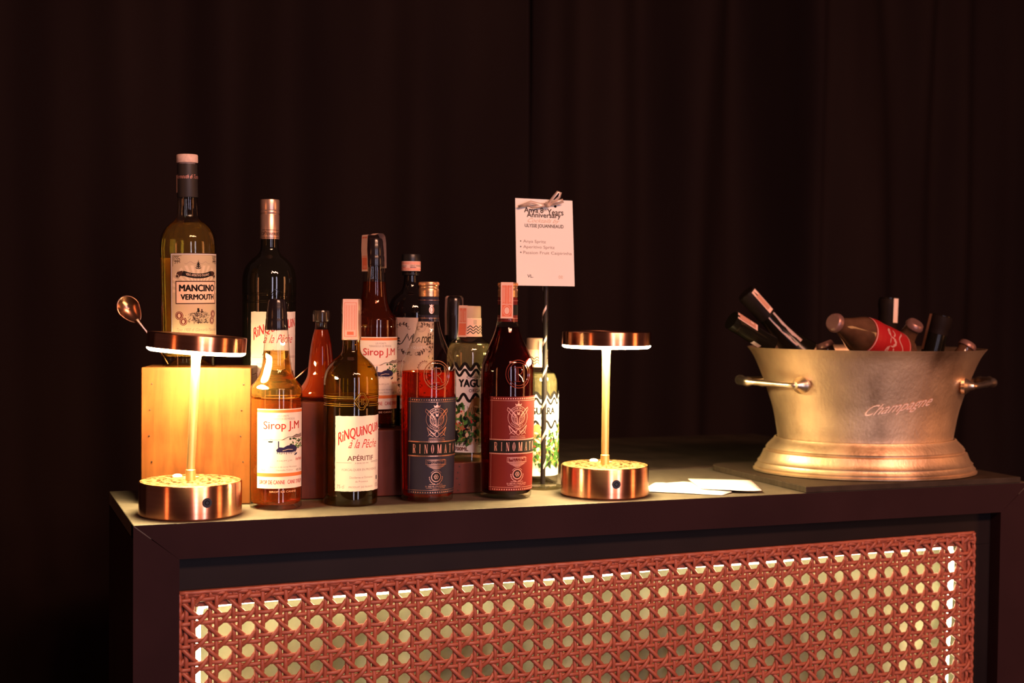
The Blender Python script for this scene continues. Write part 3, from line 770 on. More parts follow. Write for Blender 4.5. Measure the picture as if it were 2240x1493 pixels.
# --- cane syrup bottles
def syrup(x, y, z0, hw, r, yb, k, ph, label, liq, level, lip):
    Y = lambda v: yb - (1109 - v) * k
    prof = [(52, 1109), (55.3, 1106), (56.3, 1096), (56.5, 1000), (56.5, 872), (56, 868), (56, 858), (55.8, 850), (52.5, 843), (45, 834), (38.5, 822), (33.5, 808), (30.5, 792), (28, 765), (26, 738), (24.5, 718), (22, 690), (17.6, 662)]
    B = Bottle('syrup_bottle', label, x, y, z0, hw, r, yb, [(a * k, Y(c)) for a, c in prof], 'cane syrup bottles')
    B.glass(clear)
    if lip:
        B.fill(liq, Y(872)); B.fill(lip, Y(level), ybot=Y(870))
    else: B.fill(liq, Y(level))
    B.turned('cap', [(a * k, Y(c)) for a, c in [(24.6, 723), (25.0, 722), (23.6, 700), (22.6, 697), (22.9, 692), (21.2, 672), (20.6, 670), (20.4, 664), (18.2, 657.5), (15, 655.6), (0, 655)]], shiny_black)
    A = Art(); S = lambda pts: [(u * k, Y(v)) for u, v in pts]
    def Rr(u0, y0, u1, y1, m): A.rect(u0 * k, Y(y0), u1 * k, Y(y1), m)
    def T(t, u0, y0, u1, y1, m, bo=0, sh=0): A.text(t, u0 * k, Y(y0), u1 * k, Y(y1), m, bo, sh)
    Rr(-58, 891, 58, 1062, CREAM); A.up()
    Rr(-58, 893, 58, 899, ORANGE); Rr(-58, 1029, 58, 1036.5, ORANGE)
    T('LES FORETS', -12, 904, 14, 908, GREY); T('TERRASSOUX DE MEDEUIL', -28, 910, 30, 914.5, GREY)
    T('Sirop J.M', -42, 917.5, 43, 939.5, RED, .012)
    Rr(-56, 957, 6, 957.7, ORANGE); A.poly(S([(-32, 960), (-20, 960), (-22, 963), (-30, 963)]), K); A.line(S([(-26, 960), (-26, 954), (-21, 959)]), .8, K)
    A.line(S([(-2, 958), (12, 952), (22, 952), (34, 947), (44, 948), (54, 945)]), 1.2, K); A.poly(S([(22, 953), (34, 947.5), (44, 949), (55, 946), (55, 953), (38, 954)]), GREY)
    rnd = random.Random(6)
    for q in range(46):
        u, v = rnd.uniform(14, 56), rnd.uniform(955, 976)
        A.disc(u * k, Y(v), rnd.uniform(1.5, 3.4) * k, rnd.choice([GREEN, LGREEN, DGREEN]), rnd.uniform(1, 2.6) * k, 7)
    A.up(); A.poly(S([(-14, 979), (-8, 973), (2, 974), (10, 970), (26, 968), (38, 976), (34, 983), (20, 985), (4, 984), (-12, 984)]), INDIGO); Rr(-10, 960, -7.4, 974, INDIGO)
    for q in range(12): Rr(-12 + q * 4, 983, -10.8 + q * 4, 987.5 + (q % 3) * .8, INDIGO)
    A.poly(S([(28, 990), (38, 985), (36, 990), (30, 992)]), INDIGO); A.up(); A.line(S([(0, 981), (12, 978), (24, 979)]), .9, PEACH)
    T('RHUM J.M', -12, 1001, 22, 1005, GREY); T('Fonds Preville', 32, 996, 54, 1003, RED, 0, .5)
    T('Eau sucre de canne Martinique', -26, 1014, 36, 1018, GREY); T('Macouba France', -14, 1021, 24, 1024, GREY); T('40% 70cl', 34, 1021, 54, 1026, GREY); T('70cl', -48, 1020, -38, 1025, GREY)
    T('SIROP DE CANNE   CANE SYRUP', -52, 1044, 54, 1052.5, RED, .01)
    B.wrap(A, 'label', ph)
    A2 = Art(); A2.text('SIROP  DE CANNE', -28 * k, Y(1067), 34 * k, Y(1071), mat('print_emboss', (0.7, 0.4, 0.25), 0.2)); B.wrap(A2, 'base_print', ph)
    return B, Y
orange_liq = liquid('amber_syrup', (0.90, 0.42, 0.12), 0.22, (0.62, 0.18, 0.03))
brown_liq = liquid('brown_syrup', (0.60, 0.15, 0.04), 0.20, (0.32, 0.05, 0.01))
S1, Y1 = syrup(0.1874, 0.0910, 0.0, 56.5, 0.0332, 1109, 1.0, 14, 'amber cane syrup bottle in front, beside the lamp with the tilted head', orange_liq, 768, liquid('pale_neck_syrup', (0.98, 0.78, 0.36), 0.08, (0.9, 0.5, 0.12)))
S2, Y2 = syrup(0.3420, 0.1830, 0.0903, 51, 0.0326, 929, 0.900, 16, 'brown cane syrup bottle on a crate with a loose tax strip over its cap', brown_liq, 760, 0)
def tp2(A, wd): taxprint(A, wd, 78, True)
S2.ribbon('tax_strip', -58, [(24.5, 593), (24.6, 570), (26.2, 545), (25.0, 516), (22, 514.4), (8, 515.2), (-4, 510.6), (-14, 511), (-19, 516), (-21.5, 530), (-22.5, 560), (-22.8, 585)], 24, tp2)

# --- orange syrup decanter
B = Bottle('syrup_bottle', 'flared bottle of thick orange red syrup without a label on the reddish crate', 0.2628, 0.1625, 0.1296, 50, 0.0307, 874,
           [(47, 874), (50, 871), (50.5, 864), (48.5, 852), (43, 842), (35, 829), (30, 816), (27.5, 790), (23.5, 755), (19, 732), (16.2, 722), (14, 712), (13.6, 702), (14, 701), (18.3, 698), (18.6, 694), (18.2, 679), (17.5, 676.5)])
B.glass(clear)
B.fill(liquid('thick_orange_syrup', (0.80, 0.10, 0.02), 0.75, (0.44, 0.05, 0.012)), 718, k=.965)
B.turned('pouring_cap', [(13, 702), (18.9, 700), (19.2, 697), (19.0, 680), (17.8, 676), (14, 675.3), (12, 676), (12, 684), (0, 685)], mat('smoky_cap', (0.03, 0.02, 0.016), 0.15, spec=0.7))

# --- floral label liqueur
B = Bottle('liqueur_bottle', 'dark round shouldered liqueur bottle with a floral vine label on the low reddish crate', 0.4044, 0.2150, 0.0903, 50, 0.0328, 928,
           [(47, 934), (49.6, 931), (50, 924), (50, 800), (50, 700), (49, 683), (46, 669), (40, 657), (33, 649), (24, 642), (18.5, 634), (15.6, 622), (14.6, 608), (14.6, 604), (19, 602), (19, 598)])
B.glass(mat('black_liqueur_glass', (0.006, 0.004, 0.004), 0.05, spec=0.6))
B.turned('neck_ring', [(15, 607), (18.6, 606), (19.2, 603), (18.6, 600), (19.2, 598), (19.4, 596)], blk)
B.turned('cap', [(19.6, 598), (20.0, 596), (20.0, 577), (20.2, 575), (20.2, 563), (19.2, 561), (0, 560.5)], blk)
A = Art(); A.rect(-62, 576.5, 62, 597, STRIP); A.up()
for q in range(5): A.rect(-60, 578 + q * 1.1, 60, 578.5 + q * 1.1, STRED); A.rect(-60, 591 + q * 1.1, 60, 591.5 + q * 1.1, STRED)
A.text('FRANCE', -26, 585, -10, 588.5, DB); A.text('FERNET PREMIUM', -2, 584, 26, 588.5, DB); A.rect(-22, 589, -12, 590.3, RED); A.rect(-2, 589, 12, 590.3, INDIGO)
B.wrap(A, 'neck_band', 0, 0.0005, R=20.0)
A = Art(); A.rect(-66, 697, 66, 863, KRAFT); A.up()
rnd = random.Random(9)
def vine(u0, y0, u1, y1, bend, n=5):
    pts = []
    for q in range(13):
        t = q / 12; pts.append((u0 + (u1 - u0) * t + bend * .3 * math.sin(PI * t), y0 + (y1 - y0) * t - bend * math.sin(PI * t)))
    A.line(pts, 1.4, DB, True)
    for q in range(1, n + 1):
        p = pts[q * 12 // (n + 1)]; d = math.atan2(y1 - y0, u1 - u0)
        for sg in (-1, 1): A.leaf(p[0], p[1], rnd.uniform(4, 7.5), rnd.uniform(2.5, 4), d + sg * rnd.uniform(.5, 1.1), DB)
    A.arc(pts[-1][0], pts[-1][1] + 3, 3, 90, 330, .9, DB)
for sg in (-1, 1):
    vine(sg * 46, 718, sg * 10, 716, 6, 4); vine(sg * 30, 762, sg * 6, 771, -5, 4); vine(sg * 44, 728, sg * 40, 778, 3, 6); vine(sg * 36, 735, sg * 33, 760, 3, 3)
    vine(sg * 44, 790, sg * 30, 850, 4, 6); vine(sg * 56, 705, sg * 54, 770, 3, 7); vine(sg * 57, 775, sg * 50, 856, -3, 8); vine(sg * 38, 840, sg * 8, 855, 4, 5)
    for q in range(26): A.disc(sg * rnd.uniform(34, 60), rnd.uniform(702, 858), rnd.uniform(.8, 2), DB, None, 8)
    A.arc(sg * 26, 806, 16, 60, 300, 1.2, MAROON); A.arc(sg * 26, 806, 13, 60, 300, .6, MAROON)
    for q in range(12):
        a = math.radians(70 + 20 * q); A.leaf(sg * 26 + 16 * math.cos(a), 806 - 16 * math.sin(a), 3, 1.6, -a, MAROON)
A.ring(17, 715, 12, .8, GREY); A.ring(17, 715, 9, .5, GREY); A.disc(17, 716, 4.5, GREY, 3)
A.line([(-35, 751), (-31, 754), (-25, 751), (-18, 740), (-13, 731), (-12, 738), (-10, 746), (-4, 736), (0, 731), (-3, 742), (-2, 750), (2, 748)], 2.0, K, False)
A.line([(12, 739), (7, 741), (4, 747), (7, 750), (12, 744), (13, 739), (12, 748), (16, 748)], 1.6, K)
A.text('rolo', 17, 730, 44, 751, K, .01, .4)
A.text('\u00b7 L I Q U E U R', -16, 758, 34, 763.5, WHITE)
B.wrap(A, 'label', 8)
FLORAL = B

# --- bottles with blue and red label
def serif(A, ch, u, w_, y0, y1, m):
    h = y1 - y0; t = w_ * .30; th = w_ * .10; sf = h * .045
    def bar(x0, x1): A.rect(u + x0, y0, u + x1, y1, m)
    def ser(xc, yy, ww): A.rect(u + xc - ww, yy, u + xc + ww, yy + sf, m)
    if ch == 'I': bar(w_ / 2 - t / 2, w_ / 2 + t / 2); ser(w_ / 2, y0, t * .95); ser(w_ / 2, y1 - sf, t * .95)
    elif ch == 'R':
        bar(0, t); ser(t / 2, y0, t * .8); ser(t / 2, y1 - sf, t * .8)
        A.line([(u + t, y0 + sf / 2), (u + w_ * .7, y0 + h * .04), (u + w_ * .84, y0 + h * .14), (u + w_ * .84, y0 + h * .36), (u + w_ * .7, y0 + h * .47), (u + t, y0 + h * .5)], t * .62, m)
        A.poly([(u + w_ * .38, y0 + h * .5), (u + w_ * .68, y0 + h * .5), (u + w_ * 1.02, y1), (u + w_ * .72, y1)], m)
    elif ch == 'N':
        A.rect(u, y0, u + th, y1, m); A.rect(u + w_ - th, y0, u + w_, y1, m); A.poly([(u, y0), (u + t, y0), (u + w_, y1), (u + w_ - t, y1)], m); ser(th, y0, t * .5); ser(w_ - th, y0, t * .5); ser(th, y1 - sf, t * .5)
    elif ch == 'O':
        for sg in (0, 1): A.line([(u + w_ * (.5 + (sg - .5) * .72 * math.sin(PI * (.02 + .96 * q / 12))), (y0 + y1) / 2 - h / 2 * .97 * math.cos(PI * (.02 + .96 * q / 12))) for q in range(13)], t, m, True)
        A.line([(u + w_ * (.5 + .4 * math.cos(2 * PI * q / 24)), (y0 + y1) / 2 + h * .485 * math.sin(2 * PI * q / 24)) for q in range(25)], th, m)
    elif ch == 'M':
        ww = w_ * 1.25; A.rect(u, y0, u + th, y1, m); A.rect(u + ww - t, y0, u + ww, y1, m); A.poly([(u, y0), (u + t, y0), (u + ww * .55, y1), (u + ww * .55 - t * .8, y1)], m); A.poly([(u + ww - t, y0), (u + ww - th, y0), (u + ww * .55, y1), (u + ww * .5, y1)], m); ser(th, y1 - sf, t * .5); A.rect(u + ww - t * 1.3, y1 - sf, u + ww + t * .3, y1, m)
    elif ch == 'A':
        A.poly([(u + w_ * .5, y0), (u + w_ * .6, y0), (u + w_, y1), (u + w_ - t, y1), (u + w_ * .48, y0 + h * .1)], m); A.line([(u + w_ * .52, y0), (u + w_ * .08, y1)], th, m); A.rect(u + w_ * .25, y0 + h * .66, u + w_ * .8, y0 + h * .70, m); ser(w_ * .1, y1 - sf, t * .5); ser(w_ - t / 2, y1 - sf, t * .7)
    elif ch == 'T': bar(w_ / 2 - t / 2, w_ / 2 + t / 2); A.rect(u, y0, u + w_, y0 + sf * 1.2, m); A.rect(u, y0, u + th, y0 + h * .16, m); A.rect(u + w_ - th, y0, u + w_, y0 + h * .16, m); ser(w_ / 2, y1 - sf, t * .9)
def rino(x, y, r, hw, yb, k, ph, label, base_m, foil, sub1, sub2, liqm, level, glassm, lab):
    Y = lambda v: yb - (1092 - v) * k
    prof = [(52, 1092), (55.8, 1089), (56.8, 1080), (58, 1030), (60, 960), (61, 900), (61.3, 840), (61, 820), (60.5, 808), (57.5, 791.6), (50, 774), (41.5, 757), (33.5, 739), (27, 720), (23, 700), (21.8, 684), (21.2, 660), (20.5, 625)]
    B = Bottle('aperitif_bottle', label, x, y, 0.0, hw, r, yb, [(a * k, Y(c)) for a, c in prof], 'blue and red label bottles')
    B.glass(glassm)
    B.fill(liqm, Y(level))
    B.turned('neck_sleeve', [(a * k, Y(c)) for a, c in [(22.5, 703.5), (22.6, 703), (21.9, 680), (21.6, 650)]], base_m)
    A = Art()
    A.rect(-60 * k, Y(666), 60 * k, Y(689), K); A.up()
    A.rect(-60 * k, Y(656.6), 60 * k, Y(657.3), foil); A.rect(-60 * k, Y(695.5), 60 * k, Y(696.3), foil)
    A.up(); A.disc(5 * k, Y(678), 6 * k, foil, 8.5 * k); A.poly([(q[0] * k, Y(q[1])) for q in [(1, 670), (0, 666), (3, 668), (5, 665.5), (7, 668), (10, 666), (9, 670)]], foil); A.up(); A.ring(5 * k, Y(678), 3.6 * k, .8, base_m, 5 * k)
    B.wrap(A, 'neck_print', 4, 0.0003, R=22.2 * k)
    B.turned('cap', [(a * k, Y(c)) for a, c in [(20, 650), (21.8, 649), (22.2, 646), (21.7, 642), (22.2, 640), (22.2, 633), (21.0, 631), (21.6, 629), (21.0, 627), (22.1, 625), (22.2, 619), (21.0, 617), (0, 616.5)]], gold_cap)
    b = MB()
    for q in range(60):
        a = 2 * PI * q / 60; b.tube([(22.3 * k * B.s * math.cos(a), 22.3 * k * B.s * math.sin(a), B.z(Y(v))) for v in (624.5, 619)], 0.00022, 4)
    b.build('cap_knurl', gold_cap, B.root)['kind'] = 'stuff'
    # embossed R seal
    b = MB()
    def P3(u, v, e=.0004):
        z = B.z(Y(v)); rr_ = B.R(z) + e; a = math.radians(ph) + u * k * B.s / rr_; return (rr_ * math.cos(a), rr_ * math.sin(a), z)
    for q in (29.5, 24.5): b.tube([P3(q * math.cos(2 * PI * i / 48), 817 - q * 1.03 * math.sin(2 * PI * i / 48)) for i in range(49)], 0.0007 if q > 28 else .00045, 6, 0, False)
    for pth in ([(-12, 802), (8, 802)], [(-6, 802), (-6, 833)], [(-2, 802), (-2, 833)], [(-12, 833), (4, 833)], [(-2, 802), (6, 804), (9, 810), (6, 816), (-2, 818)], [(0, 818), (8, 826), (10, 833), (14, 833)]):
        b.tube([P3(*p_) for p_ in pth], 0.0005, 6, 0, False)
    b.build('embossed_seal', mat('seal_' + lab, (0.3, 0.12, 0.06) if lab == 'blue' else (0.12, 0.02, 0.015), 0.05, spec=0.8), B.root)
    A = Art(); S = lambda pts: [(u * k, Y(v)) for u, v in pts]
    def Rr(u0, y0, u1, y1, m): A.rect(u0 * k, Y(y0), u1 * k, Y(y1), m)
    def T(t, u0, y0, u1, y1, m, bo=0, sh=0): A.text(t, u0 * k, Y(y0), u1 * k, Y(y1), m, bo, sh)
    Rr(-66, 866, 66, 1073, base_m); A.up(); Rr(-66, 962, 66, 989, K); A.up()
    for q in range(22): Rr(-57 + q * 5.4, 869, -54.6 + q * 5.4, 871.6, foil); Rr(-57 + q * 5.4, 1068.4, -54.6 + q * 5.4, 1071, foil)
    Rr(-66, 874.4, 66, 875.1, foil); Rr(-66, 1064.6, 66, 1065.3, foil); Rr(-61.5, 866, -60.8, 1073, foil); Rr(60.8, 866, 61.5, 1073, foil)
    for yy in (959, 989.8):
        Rr(-66, yy, 66, yy + 2.4, foil); A.up()
        for q in range(33): A.rect((-65 + q * 4) * k, Y(yy + .8), (-63.2 + q * 4) * k, Y(yy + 1.6), base_m)
        A.lay -= 1
    xx = -53
    for ch in 'RINOMATO':
        wch = 6.2 if ch != 'M' else 7.2
        if ch == 'I': wch = 4.6
        serif(A, ch, xx * k, wch * k, Y(966), Y(985), FOIL2); xx += wch * (1.25 if ch == 'M' else 1) + 7.9
    # crest
    for q, w2 in ((24, .9), (16, 1.1), (13.8, .5)): A.ring(0, Y(911), q * k, w2, foil)
    for q in range(9):
        for sg, word, a0 in ((1, 'APERITIVO', 140), (-1, 'AUTENTICO', 220)):
            ch = word[q]; a = math.radians(a0 - sg * (80 / 8) * q) ; uu, vv = 20 * math.cos(a), 911 - 20 * math.sin(a)
            A.text(ch, (uu - 1.2) * k, Y(vv - 1.7), (uu + 1.2) * k, Y(vv + 1.7), foil)
    for sg in (-1, 1):
        for q in range(4): A.line(S([(sg * (24 - q * 2.2), 890 + q * 1.4), (sg * (7 - q * .6), 905 + q * 2.2)]), 1.15, foil)
        A.line(S([(sg * 24, 889), (sg * 26, 895), (sg * 12, 910)]), 1, foil)
        A.line(S([(0, 929), (sg * 8, 921), (sg * 11, 909), (sg * 6, 905), (sg * 2.5, 912), (sg * 1.5, 925)]), .9, foil)
        for q in range(4): A.line(S([(sg * 2, 914 + q * 3.4), (sg * (9 - q * 1.4), 911 + q * 3.6)]), .8, foil)
        for q in range(5): A.line(S([(sg * (22 - q * 3.4), 929 + q * 3.2), (sg * (13 - q * 1.8), 939 + q * 2)]), 1.4, foil)
        A.line(S([(sg * 22, 929), (sg * 17, 944), (sg * 8, 949)]), 1.1, foil); A.line(S([(sg * 3, 943), (sg * 12, 940), (sg * 20, 948)]), 1, foil)
    A.poly(S([(-4, 898), (-2.5, 906), (2.5, 906), (4, 898), (1.5, 901), (-1.5, 901)]), foil); A.poly(S([(-6.5, 886), (-8, 881), (-4, 883.5), (0, 879.5), (4, 883.5), (8, 881), (6.5, 886)]), foil); A.ring(0, Y(877.5), 1.2 * k, .7, foil)
    A.ring(0, Y(944), 4.6 * k, 1.1, foil, 5.6 * k); A.rect(-7 * k, Y(936), 7 * k, Y(937.2), foil)
    T('GIANCARLO MANCINO', -18, 951.6, 18, 954, foil); Rr(-19, 956, 19, 956.9, foil)
    A.frame(-24 * k, Y(998.5), 21 * k, Y(1009.5), .7, foil); A.frame(-21 * k, Y(1000), 24 * k, Y(1010.5), .7, foil)
    T(sub1, -17, 1000.8, 16, 1004, foil, .01); T(sub2, -11, 1005.4, 10, 1008.4, foil, .01)
    for q in range(5): Rr(-20 + q * 3.2, 1012 + q * 1.7, 20 - q * 3.2, 1012.8 + q * 1.7, foil)
    A.ring(0, Y(1036), 10.4 * k, 1.8, foil); A.disc(0, Y(1036), 8.2 * k, K); A.up(); A.ring(0, Y(1036), 4.5 * k, 1, foil)
    for q in range(3): A.line(S([(-6 * math.cos(q), 1036 - 6 * math.sin(q)), (6 * math.cos(q), 1036 + 6 * math.sin(q))]), .7, foil)
    A.lay -= 1
    A.arc(0, Y(1036), 14 * k, 35, 145, .8, foil)
    for q in range(6):
        for sg in (-1, 1):
            a = math.radians(-90 + sg * (22 + 15 * q)); A.leaf(14 * k * math.cos(a), Y(1037 - 14 * math.sin(a)), 4, 2, -a + sg * 1.2, foil)
    Rr(-15, 1052, 15, 1052.8, foil); T('SI BEVE FREDDO', -24, 1055, 24, 1058.2, foil); T('SERVIRE CON GHIACCIO', -22, 1059.4, 22, 1061.2, foil); Rr(-8, 1063, 8, 1063.6, foil)
    B.wrap(A, 'label', ph)
    return B, Y
red_liq = liquid('red_aperitif', (0.95, 0.16, 0.06), 0.26, (0.60, 0.045, 0.012))
dred_liq = liquid('dark_red_bitter', (0.16, 0.012, 0.01), 0.12, (0.10, 0.004, 0.003))
R1, YR = rino(0.3932, 0.0970, 0.0374, 61, 1092, 1.0, 19, 'bottle with a navy label holding bright red aperitif at the bar edge', NAVY, FOIL, "L'APERITIVO", 'DECISO', red_liq, 812, clear, 'blue')
R2, YR2 = rino(0.5048, 0.0931, 0.0376, 60.5, 1086, 0.988, 25, 'bottle with a crimson label holding dark bitter at the bar edge', CRIMSON, FOIL2, 'BITTER', 'SCURO', dred_liq, 716, clear, 'red')
def tp3(A, wd): taxprint(A, wd, 76, True)
R2.ribbon('tax_strip', -4, [(24.5, 695), (23.4, 660), (23.3, 617.5), (22.5, 616), (-22.8, 616), (-23.4, 617.5), (-23.4, 680)], 27, tp3)

# --- cachaca bottles
cach = liquid('pale_cachaca', (0.98, 0.96, 0.74), 0.20, (0.85, 0.74, 0.42), 1.33)
capk = mat('kraft_cap', (0.55, 0.38, 0.26), 0.5)
def cachaca(x, y, z0, hw, r, yb, k, ph, label, sph):
    Y = lambda v: yb - (1003 - v) * k
    prof = [(48, 1003), (50.4, 1001), (51, 994), (51, 900), (51.2, 800), (51, 776), (49.5, 765), (46, 756), (40, 749), (32, 743), (26.5, 739), (24.6, 734), (24, 726), (23.2, 690)]
    B = Bottle('spirit_bottle', label, x, y, z0, hw, r, yb, [(a * k, Y(c)) for a, c in prof], 'clear cane spirit bottles')
    B.glass(clear, 0.006); B.fill(cach, Y(752), .93, ybot=Y(985))
    B.turned('cap', [(a * k, Y(c)) for a, c in [(23.0, 697), (23.6, 696), (23.4, 674), (22.6, 671.5), (0, 671)]], capk)
    A = Art(); A.rect(-75 * k, Y(697), 75 * k, Y(737), STRIP); A.up()
    A.rect(-75 * k, Y(697), 75 * k, Y(699), PEACH)
    for q in range(3):
        A.line([((-75 + .55 * i) * k, Y(716 + q * 6 + 2.2 * math.sin(i * .2625))) for i in range(274)], 2.0, K)
    for q in range(5): A.rect((8 + q * 1.6) * k, Y(701), (8.7 + q * 1.6) * k, Y(711), GREY)
    B.wrap(A, 'neck_band', 0, 0.0008, cuty=3.0)
    A = Art()
    Wv = lambda u, y, am=6.4, wl=24.0: y + am * math.sin(2 * PI * u / wl)
    us = np.linspace(-78, 78, 313)
    top = [(u * k, Y(Wv(u, 803))) for u in us]
    n = len(us); A.raw(top + [(u * k, Y(983)) for u in us], [(i, i + 1, n + i + 1, n + i) for i in range(n - 1)], WHITE); A.up()
    A.line([(u * k, Y(Wv(u, 800))) for u in us], 6.5 * k, K); A.line([(u * k, Y(Wv(u, 813))) for u in us], 5.5 * k, K)
    A.line([(u * k, Y(Wv(u, 866, 7.5, 26))) for u in us], 6 * k, K)
    A.text('CACHA\u00c7A', -26 * k, Y(820), 24 * k, Y(825.5), K, .01); A.text('YAGUARA', -43 * k, Y(827), 43 * k, Y(843), K, .045); A.text('ORGANIC', -21 * k, Y(847.5), 21 * k, Y(854.5), K, .01)
    A.up(); rnd = random.Random(12)
    A.poly([(u * k, Y(v)) for u, v in [(-30, 905), (-22, 888), (-14, 870), (-4, 864), (4, 868), (6, 880), (12, 892), (18, 915), (8, 912), (0, 920), (-10, 908), (-18, 918)]], BROWN); A.up()
    for q in range(9): A.line([((-24 + q * 4) * k, Y(884 + 3 * math.sin(q))), ((-20 + q * 4) * k, Y(902))], 1.1, DGREEN)
    for q in range(760):
        u = rnd.uniform(-76, 76); v = 955 - abs(rnd.gauss(0, 34)) 
        if v < 868: continue
        if abs(u + 6) < 20 and v < 905 and rnd.random() < .8: continue
        A.leaf(u * k, Y(v), rnd.uniform(9, 19) * k, rnd.uniform(4.0, 8.5) * k, rnd.uniform(0, 2 * PI), rnd.choice([DGREEN, GREEN, GREEN, DGREEN, LGREEN, K, BROWN, PEACH]))
        if q % 60 == 0: A.up()
    for q in range(14): A.leaf(rnd.uniform(-70, 70) * k, Y(rnd.uniform(895, 935)), 6 * k, 3.5 * k, rnd.uniform(0, 6), RED)
    A.up(); A.text('SMALL BATCH', -20 * k, Y(950), 20 * k, Y(953.5), GREY); A.text('700ML', -52 * k, Y(971), -22 * k, Y(979), MAROON, .02)
    A.text('PRODUCT', -48 * k, Y(961), -28 * k, Y(964), GREY); A.text('OF BRAZIL', -48 * k, Y(965.5), -26 * k, Y(968.5), GREY)
    A.arc(6 * k, Y(968), 5 * k, 30, 330, .9, DGREEN); A.ring(7.5 * k, Y(968), 3.4 * k, 1, K); A.disc(10 * k, Y(972.5), 5 * k, LGREEN, 2 * k)
    B.wrap(A, 'label', ph)
    return B, Y
C1, YC1 = cachaca(0.4772, 0.1680, 0.0430, 51, 0.0332, 1003, 1.0, 22, 'clear cane spirit bottle with a tax strip standing on the lowest reddish block', 0)
def tp4(A, wd): taxprint(A, wd, 66, True)
C1.ribbon('tax_strip', -38, [(28, 738), (25.5, 726), (24.8, 674), (23.6, 670.2), (2, 670.2)], 24, tp4)
C2, YC2 = cachaca(0.5985, 0.2150, 0.0, 50, 0.0335, 1049, 0.955, 6, 'clear cane spirit bottle standing on the bar top behind the card holder', 0)
A = Art(); A.rect(-8, 737, 8, 790, STRIP)
C2.ribbon('tax_strip', 28, [(25, 788), (24.5, 740), (23, 736.8), (4, 736.8)], 15, None)

# --- dark bottle at the back with a loop of strip
B = Bottle('wine_bottle', 'black bottle with a pale strip looped over its top behind the spirit bottle', 0.4885, 0.2700, 0.0, 50, 0.0353, 1040,
           [(40, 1040), (42, 1036), (42, 860), (40, 800), (32, 775), (20, 755), (15.5, 735), (14.5, 700), (14.8, 664)])
B.glass(mat('black_wine_glass', (0.006, 0.004, 0.004), 0.06, spec=0.6))
B.turned('cap', [(15, 745), (17, 744), (17, 664), (15, 658), (0, 657)], shiny_black)
B.ribbon('tax_strip', -60, [(19, 735), (20, 690), (19, 658), (16, 654), (-15, 653.5), (-19, 657), (-20, 690)], 9, None)

# ------------------------------------------------------------------ card on its stand
stand_x, stand_y = 0.5863, 0.1560
sr = thing('card_stand', 'black rod stand wound with silver ribbon on a clear round base', 'stand', (stand_x, stand_y, CT + 0.0004), face_cam(stand_x, stand_y))
b = MB(); b.lathe([(0, 0), (0.0262, 0), (0.0266, 0.0012), (0.0262, 0.004), (0.020, 0.0052), (0, 0.0056)], 56); b.build('base', thin_glass('stand_glass', (0.75, 0.72, 0.62), (0.2, 0.18, 0.12), 0.05, 0.08, (0.3, 0.25, 0.15)), sr)
b = MB(); b.tube([(0, -0.0005, 0.005), (0, 0.0005, 0.20), (0, 0.0018, 0.395)], 0.0036, 16); b.build('rod', mat('rod_black', (0.012, 0.009, 0.009), 0.45, spec=0.3), sr)
b = MB(); vs = []; fs = []; n = 240; turns = 8.0
for k in range(n + 1):
    t = k / n; a = 2 * PI * turns * t; z = 0.03 + 0.36 * t
    for dz in (-.0030, .0030): vs.append((0.0040 * math.cos(a), 0.0040 * math.sin(a), z + dz))
b.add(vs, [(2 * k, 2 * k + 1, 2 * k + 3, 2 * k + 2) for k in range(n)])
silver = mat('silver_ribbon', (0.70, 0.55, 0.46), 0.3, 0.35)
b.build('ribbon_wrap', silver, sr)['label'] = 'silver ribbon spiralled round the rod'
# card
depth_c = (Vector((stand_x, stand_y, CT + .35)) - CAM).dot(_f) - 0.006
c00, c10, c11, c01 = [at_d(px, py, depth_c - dd_) for px, py, dd_ in ((1127, 433, 0), (1252, 439, 0), (1257, 626, .004), (1130, 624, .004))]
nrm = (c10 - c00).cross(c01 - c00).normalized()
if nrm.dot(CAM - c00) < 0: nrm = -nrm
def cfn(u, v, e):   # u 0..1 , v 0..1 down
    p = (c00 * (1 - u) + c10 * u) * (1 - v) + (c01 * (1 - u) + c11 * u) * v
    return p + nrm * (e + 0.0004 + 0.0012 * math.sin(v * PI))
card = thing('menu_card', 'white printed menu card tied to the top of the black rod', 'menu card', tuple(c01))
def crel(u, v, e): return cfn(u, v, e) - c01
A = Art(); n = 12; vs = []
paper = mat('card_paper', (0.86, 0.84, 0.80), 0.6)
for j in range(n + 1):
    for i in range(n + 1): vs.append((i / n, j / n))
A.raw(vs, [(j * (n + 1) + i, j * (n + 1) + i + 1, (j + 1) * (n + 1) + i + 1, (j + 1) * (n + 1) + i) for j in range(n) for i in range(n)], paper)
A.lay = 2
def px(x, y): return ((x - 170) / 780, (y - 210) / 1180)
def CTx(t, x0, y0, x1, y1, m, bo=0, shr=0): A.text(t, *px(x0, y0), *px(x1, y1), m, bo, shr)
CTx('Anya 8', 290, 325, 550, 420, DB, .02); CTx('th', 548, 338, 592, 370, DB); CTx('Years', 605, 340, 822, 420, DB, .02)
CTx('Anniversary', 325, 395, 785, 480, DB, .02); CTx('Cocktails by', 335, 475, 770, 548, KRAFT, 0, .6)
CTx('ULYSSE JOUANNEAUD', 295, 552, 820, 612, DB, .015)
for t, y, x1 in (('Anya Spritz', 770, 575), ('Aperitivo Spritz', 845, 692), ('Passion Fruit Caipirinha', 922, 922)):
    CTx(t, 268, y, x1, y + 52, GREY); cx_, cy_ = px(235, y + 20); A.disc(cx_, cy_, .011, DB, .0075)
CTx('VL.', 318, 1240, 395, 1280, DB, .02); CTx('\u00a9\u00ae', 735, 1245, 795, 1290, KRAFT)
cx_, cy_ = px(715, 300); A.disc(cx_, cy_, .024, K, .0155)
sh = A.build('card_sheet', crel, card, None)
bm = bmesh.new(); bm.from_mesh(sh.data)
